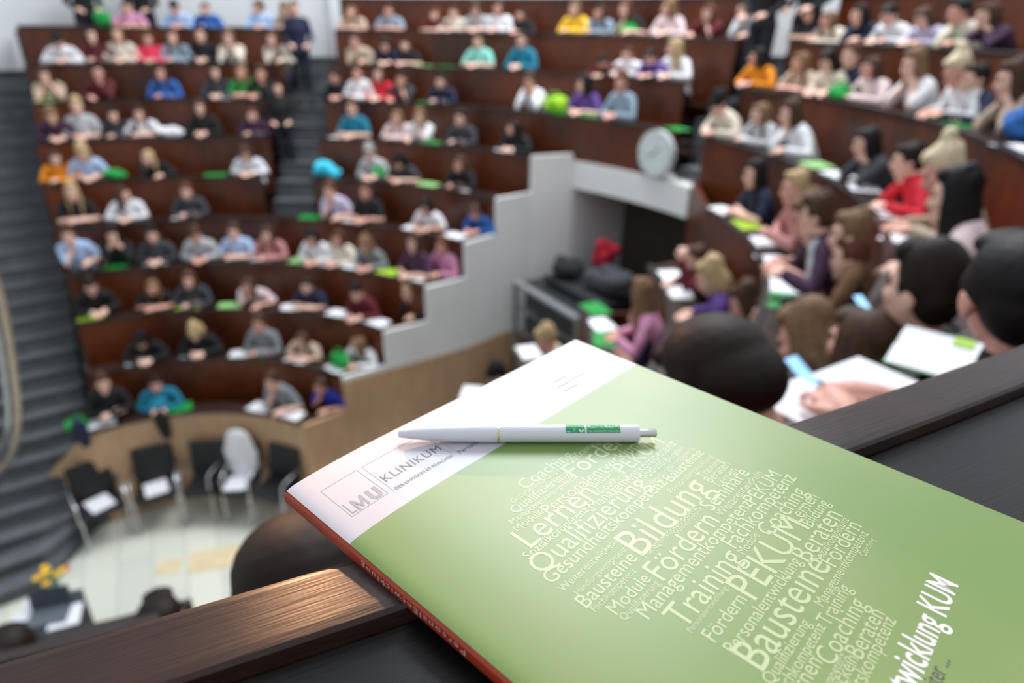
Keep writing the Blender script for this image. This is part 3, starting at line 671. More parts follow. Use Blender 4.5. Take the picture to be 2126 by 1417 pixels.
# (x, y of the head centre in the photograph, row, top, hair, style, pose[, flags])
PEOPLE = [
 # left block
 (262,14,9,'pink','dark brown','short','upright'),(362,16,9,'light blue','dark brown','short','writing'),(425,18,9,'blue','brown','short','folded'),(535,14,9,'light blue','brown','short','look_left'),(590,18,9,'beige','light brown','bob','writing'),
 (118,84,8,'white','dark brown','short','bowed'),(190,72,8,'maroon','dark brown','bob','folded'),(243,70,8,'cream','light brown','long','upright'),(307,80,8,'coral pink','auburn','bob','upright'),(358,76,8,'grey-blue','auburn','long','folded'),(415,70,8,'black','dark brown','short','upright'),(473,78,8,'cream','light brown','long','both_hands'),(563,80,8,'cream','auburn','long','chin_left'),
 (92,156,7,'beige','brown','long','both_hands'),(203,148,7,'maroon','dark brown','short','chin_right'),(333,150,7,'blue','brown','long','folded'),(447,148,7,'dark grey','dark brown','long','upright'),(500,148,7,'green','light brown','long','folded'),(541,152,7,'black','brown','short','chin_right'),
 (105,238,6,'dark purple','light brown','bob','writing'),(158,218,6,'light grey','blond','short','upright'),(235,238,6,'dark grey','dark brown','bob','folded'),(288,236,6,'white','brown','long','folded'),(415,222,6,'black','brown','bob','upright'),(523,238,6,'dark purple','auburn','short','folded'),
 (115,328,5,'orange','brown','bob','folded'),(170,314,5,'light blue','blond','long','writing'),(305,326,5,'black','blond','long','chin_left'),(508,318,5,'white','brown','long','writing'),
 (148,396,4,'black','blond','long','folded'),(257,402,4,'white','brown','long','look_right'),(386,396,4,'dark grey','auburn','short','folded'),
 # centre, lower rows
 (682,394,4,'lavender','auburn','short','chin_left'),(758,394,4,'black','brown','short','upright'),(880,428,4,'white','black','long','writing'),(985,440,4,'blue','brown','short','writing'),
 (140,488,3,'light blue','brown','short','chin_left'),(233,488,3,'black','dark brown','bob','both_hands'),(316,486,3,'dark grey','dark brown','short','upright'),(405,486,3,'light grey','brown','short','writing'),(484,480,3,'light blue','brown','short','folded'),(553,486,3,'dusty pink','brown','long','folded'),(645,492,3,'white','black','long','writing'),(700,494,3,'cream','brown','long','upright'),(757,506,3,'grey','light brown','long','writing'),(858,502,3,'dark purple','brown','long','upright'),(917,508,3,'pink','auburn','short','upright'),
 (187,592,2,'black','dark brown','short','writing'),(316,596,2,'black','light brown','long','folded'),(391,580,2,'dark grey','auburn','bob','folded'),(512,592,2,'pale pink','brown','long','chin_left'),(636,592,2,'navy','dark brown','short','folded'),(738,604,2,'dark red','dark brown','short','writing'),(846,604,2,'black','blond','long','chin_left'),
 (292,706,1,'black','black','long','bowed'),(403,688,1,'black','blond','bob','bowed'),(536,670,1,'grey','brown','short','folded'),(624,704,1,'beige','brown','long','folded'),(742,712,1,'white','light brown','long','look_left'),
 (213,794,0,'black','brown','short','folded'),(323,796,0,'teal','dark brown','short','upright'),(562,790,0,'grey','brown','short','chin_left'),(664,800,0,'royal blue','brown','short','chin_left'),
 # middle block
 (728,24,9,'beige','light brown','long','folded'),(806,22,9,'grey-blue','brown','short','folded'),(902,30,9,'dark red','auburn','long','folded'),(941,26,9,'cream','brown','short','upright'),(986,18,9,'light grey','brown','bob','writing'),(1034,16,9,'white','brown','bob','upright'),(1080,30,9,'black','dark brown','short','upright'),(1192,18,9,'yellow','light brown','bob','folded'),(1243,26,9,'grey-blue','brown','long','folded'),(1296,16,9,'black','auburn','bob','chin_left'),(1388,14,9,'pale pink','light brown','bob','look_left'),(1470,26,9,'dark red','auburn','long','chin_right'),
 (735,84,8,'beige','brown','short','chin_left'),(798,92,8,'navy','dark brown','bob','writing'),(840,92,8,'black','dark brown','short','upright'),(992,84,8,'mint','brown','short','upright'),(1083,80,8,'teal','dark brown','short','upright'),(1247,138,8,'dark red','dark brown','short','bowed'),(1302,112,8,'white','brown','short','upright'),(1348,118,8,'purple','dark brown','short','writing'),(1400,98,8,'white','blond','long','look_left'),
 (697,158,7,'black','dark brown','short','look_left'),(741,150,7,'white','brown','short','folded'),(785,152,7,'red','brown','long','upright'),(832,164,7,'dark grey','dark brown','short','chin_right'),(914,168,7,'navy','dark brown','short','folded'),(1098,168,7,'white','brown','short','both_hands'),(1212,172,7,'purple','dark brown','bob','look_left'),(1290,168,7,'grey-blue','auburn','short','upright'),
 (730,222,6,'teal','brown','short','upright'),(822,244,6,'pale pink','light brown','long','folded'),(870,242,6,'white','light brown','bob','chin_right'),(955,244,6,'dark grey','dark brown','short','folded'),(1066,264,6,'black','dark brown','bob','look_left'),
 (766,316,5,'light grey','grey','short','writing'),(826,334,5,'dark grey','black','long','bowed'),(953,340,5,'black','brown','bob','folded'),
 # right block
 (1543,18,9,'light grey','dark brown','short','chin_left'),(1682,26,9,'dark grey','black','long','folded'),(1718,40,9,'cream','light brown','long','folded'),(1782,28,9,'navy','dark brown','bob','chin_left'),(1843,30,9,'white','dark brown','short','writing'),(1915,36,9,'lavender','brown','long','writing'),(1988,22,9,'cream','black','short','chin_left'),(2048,30,9,'dark purple','brown','long','both_hands'),
 (1573,116,8,'orange','black','bob','look_left'),(1660,128,8,'beige','light brown','long','folded'),(1717,126,8,'cream','dark brown','bob','writing'),(1768,112,8,'navy','auburn','short','upright'),(1807,140,8,'pale pink','brown','bob','folded'),(1894,130,8,'white','light brown','bob','both_hands'),(1985,142,8,'white','pale blond','bun','writing'),(2022,160,8,'navy','dark brown','short','folded'),(2098,160,8,'beige','brown','long','both_hands'),
 (1488,214,7,'cream','black','short','bowed'),(1576,234,7,'light grey','light brown','long','folded'),(1638,232,7,'white','brown','bob','chin_left'),(1795,294,7,'dark grey','black','long','both_hands'),(1880,330,7,'red','dark brown','short','chin_left'),(1950,345,7,'beige','pale blond','bun','writing'),(1975,400,7,'pale pink','black','long','chin_left'),
 (1566,358,6,'navy','black','long','folded'),(1648,386,6,'dusty pink','blond','short','folded'),(1698,400,6,'dark purple','brown','short','chin_left'),(1676,436,6,'light grey','light brown','short','writing'),(1760,482,6,'brownish','light brown','short','folded'),(1712,545,6,'maroon','dark brown','short','writing'),(1760,530,6,'black','auburn','short','folded'),
 (1470,568,5,'purple','blond','bob','writing'),(1440,530,5,'dark red','brown','short','hand_up'),(1540,620,5,'maroon','brown','bob','writing'),(1590,650,5,'dark grey','black','short','folded'),
 (1332,606,4,'pink','light brown','long','look_left'),(1330,650,4,'navy','dark brown','short','folded'),
 (1130,700,3,'beige','blond','short','writing'),(1028,776,2,'black','black','short','bowed'),
 # close to the near rail
 (1930,585,7,'olive','dark brown','short','look_left','n'),(1800,705,7,'dark grey','brown','long','look_left','n'),(1665,690,6,'brownish','light brown','bob','writing','n'),
 (1480,770,8,'dark red','dark brown','short','bowed','N'),(630,1205,8,'dark grey','dark brown','short','bowed','N'),(2112,600,8,'black','black','short','look_left','N'),
 (332,1272,5,'dark grey','dark brown','short','folded','n'),(20,1318,5,'black','dark brown','short','look_right','n'),
]
COL['brownish'] = (120, 88, 62)
ORD = ['first', 'second', 'third', 'fourth', 'fifth', 'sixth', 'seventh', 'eighth', 'ninth', 'tenth', 'eleventh', 'twelfth', 'thirteenth']
def block_of(x, k, fl=''):
    if k <= 4: return 'central' if x < 1040 or (k <= 2) else 'right'
    return 'left' if x < 630 else ('middle' if x < (1500 if k == 9 else 1450 if k == 8 else 1400) and not (k <= 6 and x > 1150) else 'right')
ROWS_ = ['front row', 'second row up', 'third row up', 'fourth row up', 'fifth row up', 'fifth row down', 'fourth row down', 'third row down', 'second row down', 'top row']
rec = []
for P_ in PEOPLE:
    x, y, k, tp, hr, st, ps = P_[:7]; fl = P_[7] if len(P_) > 7 else ''
    HM_ = pose_meshes(ps, 'long', .0045 if fl in ('n', 'N') else .0085)[4]; hl_ = HM_.translation
    r = R(k)+.30+hl_.y; h = on_cyl(x, y, r, near=bool(fl))
    if fl == 'N':
        dist = {1480: 1.0, 630: .86, 2112: 1.25}[x]; h = ray(x, y).normalized()*dist
    elif fl == 'n':
        dist = {1930: 2.05, 1800: 2.1, 1665: 2.5, 332: 2.9, 20: 2.9}[x]; h = ray(x, y).normalized()*dist
    if k <= 5 and not fl and x < 1000:      # stay behind the stepped wall of the passage
        wa_, wb_ = Vector((-2.55, 6.69, 0)), Vector((.76, 9.08, 0)); wn = Vector(((wb_-wa_).y, -(wb_-wa_).x, 0)).normalized()
        for _ in range(40):
            if (h-wa_).dot(wn) < -.27: break
            h = h*1.006
    yw = yaw_at(h.x, h.y); o = Matrix.Rotation(yw, 3, 'Z') @ Vector((hl_.x, hl_.y, 0)); s = (h.z-Z(k))/hl_.z
    rec.append([x, y, k, tp, hr, st, ps, fl, h, yw, o, s, block_of(x, k, fl)])
cnt = {}
for r_ in rec: cnt.setdefault((r_[2], r_[12]), []).append(r_[0])
SPEC = {1480: 'person seen from behind, round dark brown head beyond the right edge of the brochure', 630: 'person seen from behind, large dark brown head behind the left corner of the brochure', 2112: 'person with black hair and bare ear at right edge, close to the rail', 332: 'person, small dark head just above the near rail at lower left', 20: 'person with short dark hair, face at the lower left corner',
 1930: 'person in olive jacket with dark brown hair, in profile near the right rail', 1800: 'person with long brown hair beside the lit phone', 1665: 'person with light brown bob behind the lit phone'}
labs = {}
for i, r_ in enumerate(rec):
    x, y, k, tp, hr, st, ps, fl, h, yw, o, s, bl = r_
    if fl and x in SPEC: lab = SPEC[x]
    else: lab = 'person in %s with %s hair, %s block, %s' % (tp.replace('brownish', 'brown'), hr, bl, ROWS_[k])
    labs.setdefault(lab, []).append(i)
for lab, ids in labs.items():
    if len(ids) == 1: rec[ids[0]].append(lab); continue
    for n_, i in enumerate(sorted(ids, key=lambda j: rec[j][0])):
        xs = sorted(cnt[(rec[i][2], rec[i][12])]); rec[i].append(lab.replace('person in', 'person %s from left, in' % ORD[xs.index(rec[i][0])]))
OUT = []
for r_ in rec:
    x, y, k, tp, hr, st, ps, fl, h, yw, o, s, bl, lab = r_
    if not .6 < s < 1.45: OUT.append((x, y, k, round(s, 2), ps))
    s = max(.72, min(1.22, s)); z0 = Z(k)+max(-.04, min(.22, h.z-Z(k)-pose_meshes(ps)[4].translation.z*s))
    if fl in ('n', 'N'): z0 = h.z-pose_meshes(ps, 'long', .0045)[4].translation.z*s
    build_person(lab, (h.x-o.x, h.y-o.y, z0), yw+({20: 2.0, 1930: .55, 1800: .5}.get(x, 0)), tp, hr, st, ps, sz=s*.97, sxy=.92, sleeves='short' if (x*7+y) % 4 == 0 else 'long', voxel=.0045 if fl else .0085, skin='rosy' if (x+y) % 3 == 0 else 'light')
print('SCALE OUTLIERS', OUT)

# people standing or walking in the aisles
def stander(label, loc, rz, top, hair, style, bend=0.0, height=1.0):
    t = thing('person', label, 'person', loc, rz, 'people standing in the aisles'); t.scale = (height,)*3
    def tor(b, g): loft(b, [(0, 0, .92), (0, 0, 1.08), (0, -.02, 1.28), (0, -.01, 1.40)], [.115+g, .100+g, .118+g, .085+g], 18, sx=1.3); loft(b, [(-.15, -.01, 1.41), (0, 0, 1.425), (.15, -.01, 1.41)], [.048+g, .06+g, .048+g], 12, up=(0, 0, 1))
    def leg(b, g):
        for s in (-1, 1): loft(b, [(s*.09, 0, .92), (s*.10, -.01, .50), (s*.11, .02, .10)], [.082+g, .058+g, .036+g], 12)
    def arm(b, g):
        for s in (-1, 1): loft(b, [(s*.17, -.01, 1.40), (s*.235, .01, 1.13), (s*.17, -.16, 1.02)], [.047+g, .039+g, .028+g], 12)
    M = Matrix.Translation((0, -.04, 1.62))
    if 'st' not in PC:
        b = bmesh.new(); tor(b, 0); leg(b, 0); arm(b, 0); loft(b, [(0, 0, 1.42), (0, -.01, 1.50), (0, -.03, 1.58)], [.06, .05, .05], 12); head_prims(b, M)
        for s in (-1, 1): hand(b, (s*.16, -.18, 1.02), (-s*.5, -.8, -.1), (0, 0, 1), .7, s); loft(b, [(s*.11, .03, .05), (s*.12, -.12, .04)], [.04, .03], 10)
        c_ = bmesh.new(); tor(c_, .013); arm(c_, .011); d_ = bmesh.new(); leg(d_, .013); ell(d_, (0, 0, .93), (.17, .125, .10)); e_ = bmesh.new()
        loft(e_, [(.11, .04, .05), (.12, -.12, .045), (.12, -.17, .04)], [.048, .042, .032], 10)
        sm = D.meshes.new('shoe'); e_.to_mesh(sm); e_.free()
        PC['st'] = (fuse(b, 'standing_body', .0085, .3), fuse(c_, 'standing_top', .011, .3), fuse(d_, 'standing_trousers', .013, .3), sm)
    bo, to, tr_, so = PC['st']
    mesh_child('body', bo, SKIN['light'], t); mesh_child('top', to, cloth(top), t); mesh_child('trousers', tr_, DENIM, t); [mesh_child('shoe', so, SHOE, t, FX[s_]) for s_ in (0, 1)]
    mesh_child('hair', hair_mesh(style), HM[hair], t, M); face_bits(t, hair, M); return t
def st_at(label, x, r, zf, top, hair, style, near=False, turn=0.0, hgt=1.0, yref=60):
    p = on_cyl(x, yref, r, near); return stander(label, (p.x, p.y, zf), yaw_at(p.x, p.y)+turn, top, hair, style, 0, hgt)
st_at('person in black standing by the white wall behind a green bag, top left', 186, 8.15, Z(9)-.77, 'black', 'black', 'short', turn=.4)
st_at('tall person in black standing at the white wall, top left', 305, 8.25, Z(9)-.77, 'black', 'dark brown', 'short', turn=-.2)
p = PT(R(8)+.33, phx(R(8)+.33, -3.40)); stander('person in navy on the upper aisle stairs beside the left block', (p.x, p.y, Z(8)-.62), .3, 'navy', 'brown', 'short', 0, .86)
p = PT(R(6)+.42, phx(R(6)+.42, -3.50)); stander('person in black on the aisle stairs beside the left block', (p.x, p.y, Z(6)-.62), .2, 'black', 'dark brown', 'short', 0, .78)
p = PT(R(8)+.55, 61.5); stander('person in black standing in the right aisle, upper figure', (p.x, p.y, Z(8)-.25), yaw_at(p.x, p.y), 'black', 'black', 'bob', 0, .95)
p = PT(R(9)+.35, 63.4); stander('person in black at the head of the right aisle', (p.x, p.y, Z(9)-.70), yaw_at(p.x, p.y), 'black', 'black', 'short', 0, 1.0)
p = PT(R(7)+.50, 63.5); stander('person in black crouching at the foot of the right aisle', (p.x, p.y, Z(7)-.62), yaw_at(p.x, p.y)+.3, 'black', 'black', 'long', 0, .62)

# ------------------------------------------------------------------ booklets, papers, bags on the desks
BG = mat('booklet_green', (26, 150, 62), .4, var=.05); BL = mat('booklet_lime', (168, 206, 60), .4, var=.05); BPG = mat('booklet_pale_green', (150, 206, 130), .45, var=.05)
def booklet_meshes():
    b = bmesh.new()     # two page stacks that curve up from the fold
    for s in (-1, 1):
        n_ = 8; top = []; bot = []
        for i in range(n_+1):
            x = s*(.002+.146*i/n_); z = .006+.010*math.sin(math.pi*min(1, i/n_*1.15))*(1-i/n_*.4)
            top.append((x, z)); bot.append((x, .003))
        P_ = top+bot[::-1]; f0 = [b.verts.new((x, -.103, z)) for x, z in P_]; f1 = [b.verts.new((x, .103, z)) for x, z in P_]
        m_ = len(P_)
        for i in range(m_): b.faces.new((f0[i], f0[(i+1) % m_], f1[(i+1) % m_], f1[i]))
        b.faces.new(f0[::-1]); b.faces.new(f1)
    pg = D.meshes.new('pages'); bmesh.ops.recalc_face_normals(b, faces=b.faces[:]); b.to_mesh(pg); b.free()
    b = bmesh.new(); box(b, Vector((0, 0, .0015)), (.306, .212, .003)); cv = D.meshes.new('cover'); b.to_mesh(cv); b.free()
    b = bmesh.new(); box(b, Vector((0, 0, .004)), (.208, .296, .006), None, .001); cl = D.meshes.new('pages'); b.to_mesh(cl); b.free()
    b = bmesh.new(); box(b, Vector((0, 0, .0078)), (.212, .299, .0012)); box(b, Vector((0, 0, .0006)), (.212, .299, .0012)); box(b, Vector((-.106, 0, .0042)), (.0015, .299, .0082)); cc = D.meshes.new('cover'); b.to_mesh(cc); b.free()
    b = bmesh.new(); box(b, Vector((0, 0, .001)), (.208, .29, .0016)); pp = D.meshes.new('paper'); b.to_mesh(pp); b.free()
    return pg, cv, cl, cc, pp
PGM, CVM, CLM, CCM, PPM = booklet_meshes()
KIND = {'open': ('open green-edged booklet', BG), 'openlime': ('open lime-edged booklet', BL), 'green': ('green booklet', BG), 'lime': ('lime green booklet', BL), 'pale': ('pale green booklet', BPG), 'white': ('white paper', None)}
BOOKS = [(362,48,9,'pale'),(355,122,8,'green'),(88,198,7,'pale'),(490,190,7,'open'),(465,346,5,'green'),(386,444,4,'white'),
 (238,545,3,'green'),(325,541,3,'white'),(550,536,3,'open'),(627,540,3,'pale'),(676,547,3,'white'),(728,551,3,'open'),(812,562,3,'lime'),(866,575,3,'open'),
 (190,655,2,'lime'),(396,630,2,'lime'),(478,634,2,'pale'),(612,634,2,'openlime'),(706,648,2,'openlime'),(784,668,2,'open'),
 (286,748,1,'open'),(405,730,1,'white'),(504,732,1,'open'),(540,728,1,'green'),(618,746,1,'openlime'),(700,764,1,'open'),
 (205,872,0,'open'),(372,842,0,'green'),(540,846,0,'open'),(604,860,0,'openlime'),
 (1240,66,9,'pale'),(1368,64,9,'green'),(1480,66,9,'green'),(958,135,8,'green'),(905,134,8,'pale'),(928,206,7,'green'),(1205,228,7,'green'),(1262,236,7,'green'),
 (722,278,6,'white'),(908,292,6,'green'),(1056,310,6,'white'),(905,378,5,'pale'),(962,390,5,'white'),(645,450,4,'green'),(732,456,4,'white'),(866,470,4,'white'),(946,488,4,'open'),
 (2116,100,9,'green'),(1985,258,8,'green'),(1940,245,8,'green'),(2112,305,8,'white'),(1452,264,7,'green'),(1702,342,7,'pale'),(1736,362,7,'open'),(1795,388,7,'white'),(1838,440,7,'white'),(1872,490,7,'white'),
 (1498,436,6,'open'),(1546,466,6,'lime'),(1574,500,6,'white'),(1592,540,6,'white'),(1625,560,6,'green'),(1618,590,6,'white'),(1606,622,6,'green'),
 (1393,572,5,'open'),(1410,606,5,'openlime'),(1236,640,4,'green'),(1248,672,4,'white'),(1250,704,4,'green'),(1098,730,3,'openlime'),(985,814,2,'white')]
bl_ = {}
pmap = [(r_[0], r_[2], r_[3], r_[4]) for r_ in rec if not r_[7]]
brec = []
for x, y, k, kd in BOOKS:
    near_ = sorted([p for p in pmap if p[1] == k], key=lambda p: abs(p[0]-x))[:1]
    p_ = on_z(x, y, Z(k)-.008); r, ph = RF(p_.x, p_.y); lo, hi = R(k)+.10, R(k)+.17; r = max(lo, min(hi, r)); q_ = PT(r, ph, Z(k)-.013)
    n_ = near_[0] if near_ else None
    rel = '' if not n_ else (' before' if abs(n_[0]-x) < 26 else (' left of' if x < n_[0] else ' right of'))
    lab = KIND[kd][0]+(' on the desk' + rel + ' person in %s' % n_[2].replace('brownish', 'brown') if n_ else ' on the desk')+', '+ROWS_[k]
    brec.append([x, k, kd, q_, ph, lab])
for i, e in enumerate(brec):
    same = [f for f in brec if f[5] == e[5]]
    lab = e[5]
    if len(same) > 1:
        j = sorted(f[0] for f in same).index(e[0]); lab = lab.replace(' on the desk', ', %s from left,' % ORD[j])
    e.append(lab)
for x, k, kd, q_, ph, _, lab in brec:
    t = thing('booklet' if kd != 'white' else 'paper_sheet', lab, 'booklet' if kd != 'white' else 'paper', q_, yaw_at(q_.x, q_.y)+random.uniform(-.35, .35)+(0 if kd != 'white' else 1.57), group='booklets and papers on the audience desks')
    if kd.startswith('open'): mesh_child('pages', PGM, PAPER, t); mesh_child('cover', CVM, KIND[kd][1], t)
    elif kd == 'white': mesh_child('sheet', PPM, PAPER, t)
    else: mesh_child('pages', CLM, PAPER, t); mesh_child('cover', CCM, KIND[kd][1], t); t.rotation_euler.z += 1.57
def near_book(x, y, z, label, rz, sc_=1.0, kind='open', tilt=0):
    p_ = on_z(x, y, z); t = thing('booklet' if kind == 'open' else 'paper_sheet', label, 'booklet' if kind == 'open' else 'paper', p_, rz, group='booklets and papers on the audience desks'); t.scale = (sc_,)*3
    if kind == 'open':
        mesh_child('pages', PGM, PAPER, t); mesh_child('cover', CVM, KIND['open'][1], t)
    else: mesh_child('sheet', PPM, PAPER, t)
    return t, p_
t, p_ = near_book(1945, 735, Z(8)+.0, 'open white booklet with a lime sticker beside the black-haired person', .9, .8)
b = bmesh.new(); box(b, Vector((.09, -.05, .0172)), (.07, .05, .0006)); obj('sticker', b, BL, t, smooth=False)
near_book(1840, 808, Z(8)+.0, 'white paper sheet just beyond the near rail, right of the lit phone', .55, .8, 'sheet')
near_book(1700, 850, Z(8)+.0, 'white paper sheet just beyond the near rail, below the lit phone', .55, .7, 'sheet')
# phones
def phone(x, y, z, label, rz, tilt, k=1.0):
    p_ = on_z(x, y, z); t = thing('phone', label, 'phone', p_, rz); t.rotation_euler = (tilt, 0, rz); t.scale = (k,)*3
    b = bmesh.new(); box(b, Vector((0, 0, 0)), (.076, .150, .008), None, .003); obj('case', b, mat('phone_case', (30, 32, 38), .3), t)
    b = bmesh.new(); box(b, Vector((0, 0, .0045)), (.068, .134, .0008)); m = mat('phone_screen', (150, 200, 245), .2, var=.25, scale=14, emit=.9); obj('screen', b, m, t)
phone(1664, 772, Z(7)+.10, 'phone with a lit pale blue screen held low in the near right rows', .55, .5, .9)
phone(1790, 630, Z(7)+.12, 'small lit phone behind the long-haired person in dark grey', .3, .5, .6)
def lump(name, label, cat, x, y, k, col, size, seed, up_=0.0, near=False, group=None, r_off=.20, handles=False):
    rr = random.Random(seed); h = on_cyl(x, y, R(k)+r_off, near); q_ = Vector((h.x, h.y, Z(k)-.013))
    t = thing(name, label, cat, q_, yaw_at(h.x, h.y), group); b = bmesh.new()
    for i in range(9): ell(b, (rr.uniform(-.32, .32)*size[0], rr.uniform(-.3, .3)*size[1], size[2]*(.30+.32*rr.random())), (size[0]*.30*rr.uniform(.7, 1.1), size[1]*.34, size[2]*.32), Euler((rr.random(), rr.random(), rr.random())).to_matrix(), sub=2)
    ell(b, (0, 0, size[2]*.3), (size[0]*.5, size[1]*.5, size[2]*.3)); obj('fabric', fuse(b, name, .012, .5, 2), cloth(col), t)
    if handles:
        b = bmesh.new(); loft(b, [(-.09, 0, size[2]*.7), (-.06, 0, size[2]*1.05), (.06, 0, size[2]*1.05), (.09, 0, size[2]*.7)], [.009]*4, 8, up=(0, 1, 0)); obj('handle', b, cloth(col), t, smooth=True)
lump('bag', 'green bag on the ledge before the person in black, top left', 'bag', 214, 34, 9, 'green', (.22, .18, .30), 1, handles=True)
lump('bag', 'green bag in the middle block, top row, below the person in black', 'bag', 1304, 56, 9, 'green', (.30, .20, .17), 2, handles=True)
lump('bag', 'lime green bag beside the person in white, middle block', 'bag', 1152, 205, 7, 'lime green', (.34, .20, .24), 3, handles=True)
lump('bag', 'green bag over the ledge, right block, second row down', 'bag', 1742, 200, 8, 'green', (.26, .18, .16), 4, r_off=.08, handles=True)
lump('bag', 'green bag on the desk beside the person in lime, middle block, fifth row', 'bag', 788, 362, 5, 'green', (.22, .18, .17), 5, handles=True)
lump('bag', 'bright blue bag at the right edge, second row down', 'bag', 2120, 278, 8, 'blue', (.24, .2, .24), 6, handles=True)
lump('bag', 'green bag at the left end of the front row by the stairs', 'bag', 158, 872, 0, 'green', (.26, .16, .17), 7, handles=True)
lump('bag', 'green bag in the second row up beside the person in white', 'bag', 706, 738, 1, 'green', (.26, .18, .24), 8, handles=True)
lump('jacket', 'white bundled jacket on the desk, left block, fourth row down', 'jacket', 352, 268, 6, 'white', (.38, .22, .16), 9)
lump('jacket', 'green bundled jacket on the desk, left block, fifth row down', 'jacket', 240, 358, 5, 'green', (.30, .2, .13), 10)
lump('jacket', 'bright cyan jacket heaped on the desk beside the aisle stairs', 'jacket', 680, 352, 5, 'cyan', (.42, .24, .22), 11)
lump('jacket', 'dark teal jacket heaped on the desk, front row', 'jacket', 322, 830, 0, 'teal', (.26, .2, .2), 12)
def scarf(label, x, y0, y1, col, wpx):
    h = on_cyl(x, y0, R(0)-.03); z1 = on_cyl(x, y1, R(0)-.03).z; t = thing('scarf', label, 'scarf', h, yaw_at(h.x, h.y)); b = bmesh.new()
    L_ = h.z-z1; wd = wpx/1381*9.5
    loft(b, [(0, .10, .02), (0, -.015, .0), (.01, -.035, -L_*.5), (.02, -.03, -L_)], [wd*.35, wd*.45, wd*.42, wd*.3], 10, sx=1.0, up=(1, 0, 0)); bmesh.ops.scale(b, vec=(1, .35, 1), verts=b.verts[:]); obj('fabric', b, cloth(col), t, smooth=True)
scarf('black scarf hanging over the tan stage wall', 333, 866, 905, 'black', 26)
scarf('navy scarf hanging over the left end of the tan stage wall', 163, 885, 925, 'navy', 26)

# ------------------------------------------------------------------ stage: chairs, table, floor patches
def chair(x, y, label, paper, k_=1.0):
    p_ = on_z(x, y, -5.24); rz = yaw_at(p_.x, p_.y)*.8
    t = thing('conference_chair', label, 'chair', (p_.x, p_.y, -5.7), rz, 'black chairs along the stage wall')
    b = bmesh.new(); box(b, Vector((0, 0, .445)), (.46, .44, .05), None, .02); obj('seat', b, BLACK, t, smooth=False)
    b = bmesh.new(); box(b, Vector((0, .235, .70)), (.46, .045, .44), Euler((-.16, 0, 0)).to_matrix(), .02); obj('backrest', b, BLACK, t)
    for s in (-1, 1):
        b = bmesh.new(); loft(b, [(s*.25, .22, .55), (s*.255, .19, .68), (s*.255, -.12, .68), (s*.25, -.18, .64), (s*.25, -.20, .40)], [.012]*5, 8); obj('armrest', b, CHROME, t, smooth=True)
        for yy in (-.19, .20):
            b = bmesh.new(); loft(b, [(s*.235, yy, .43), (s*.25, yy*1.15, .012)], [.013, .012], 8, cap=True); obj('leg', b, CHROME, t, smooth=True)
    if paper:
        q_ = Vector((p_.x, p_.y, -5.229)); u = thing('paper_sheet', 'white papers lying on the seat of the %s' % paper, 'paper', q_, rz+.2, 'papers on the stage chairs'); mesh_child('sheet', PPM, PAPER, u, Matrix.Diagonal((1.25, 1.0, 3, 1)))
chair(208, 1046, 'black conference chair leftmost against the tan stage wall', 'leftmost black chair')
chair(325, 1014, 'black conference chair second from left on the stage', 'second black chair from left')
chair(430, 1004, 'black conference chair in the middle of the row of five', None)
chair(492, 1004, 'black conference chair draped with a white jacket', 'chair draped in white')
chair(572, 1012, 'black conference chair rightmost, behind the large dark head', None)
p_ = on_z(492, 1004, -5.24); t = thing('jacket', 'white jacket draped over the back of a black stage chair', 'jacket', (p_.x, p_.y, -5.7), yaw_at(p_.x, p_.y)*.8)
b = bmesh.new(); loft(b, [(0, .275, .98), (0, .262, .80), (.01, .20, .60), (.02, .08, .50)], [.14, .19, .17, .12], 16, up=(1, 0, 0), sx=1.15)
bmesh.ops.translate(b, verts=b.verts[:], vec=(0, -.25, 0)); bmesh.ops.scale(b, vec=(1, .30, 1), verts=b.verts[:]); bmesh.ops.translate(b, verts=b.verts[:], vec=(0, .215, 0)); obj('fabric', b, cloth('white'), t, smooth=True)
# speaker table
q1 = on_z(60, 1243, -4.95); q2 = on_z(172, 1222, -4.95); cx_ = (q1+q2)/2; dx = (q2-q1); ang = math.atan2(dx.y, dx.x); W_ = dx.length
t = thing('speaker_table', 'dark cloth-covered speaker table on the pale stage floor, lower left', 'table', (cx_.x, cx_.y, -5.7), ang)
b = bmesh.new(); box(b, Vector((0, -.30, .735)), (W_, .62, .03), None, .006); obj('table_top', b, mat('table_top', (46, 54, 60), .35), t)
b = bmesh.new(); box(b, Vector((0, -.602, .37)), (W_-.02, .02, .70)); box(b, Vector((-W_/2+.01, -.30, .37)), (.02, .58, .70)); box(b, Vector((W_/2-.01, -.30, .37)), (.02, .58, .70)); obj('table_skirt', b, mat('table_skirt', (40, 46, 52), .8), t)
def on_table(name, label, cat, x, y, build, rz=0.0):
    p_ = Matrix.Rotation(ang, 3, 'Z') @ Vector((x, y, 0)); u = thing(name, label, cat, (cx_.x+p_.x, cx_.y+p_.y, -5.7+.75), ang+rz); build(u)
def lap(u):
    b = bmesh.new(); box(b, Vector((0, 0, .009)), (.33, .23, .018), None, .004); obj('base', b, mat('laptop_grey', (96, 104, 112), .4), u)
    b = bmesh.new(); box(b, Vector((0, .12, .11)), (.33, .010, .21), Euler((-.2, 0, 0)).to_matrix()); obj('lid', b, mat('laptop_lid', (60, 66, 80), .4), u)
on_table('laptop', 'grey open laptop on the dark speaker table', 'laptop', .02, -.28, lap)
def sheet(u): mesh_child('sheet', PPM, PAPER, u, Matrix.Diagonal((1.2, .9, 3, 1)))
on_table('paper_sheet', 'white papers at the left corner of the speaker table', 'paper', -W_*.30, -.16, sheet, 1.4)
on_table('paper_sheet', 'white papers at the right side of the speaker table', 'paper', W_*.36, -.32, sheet, .1)
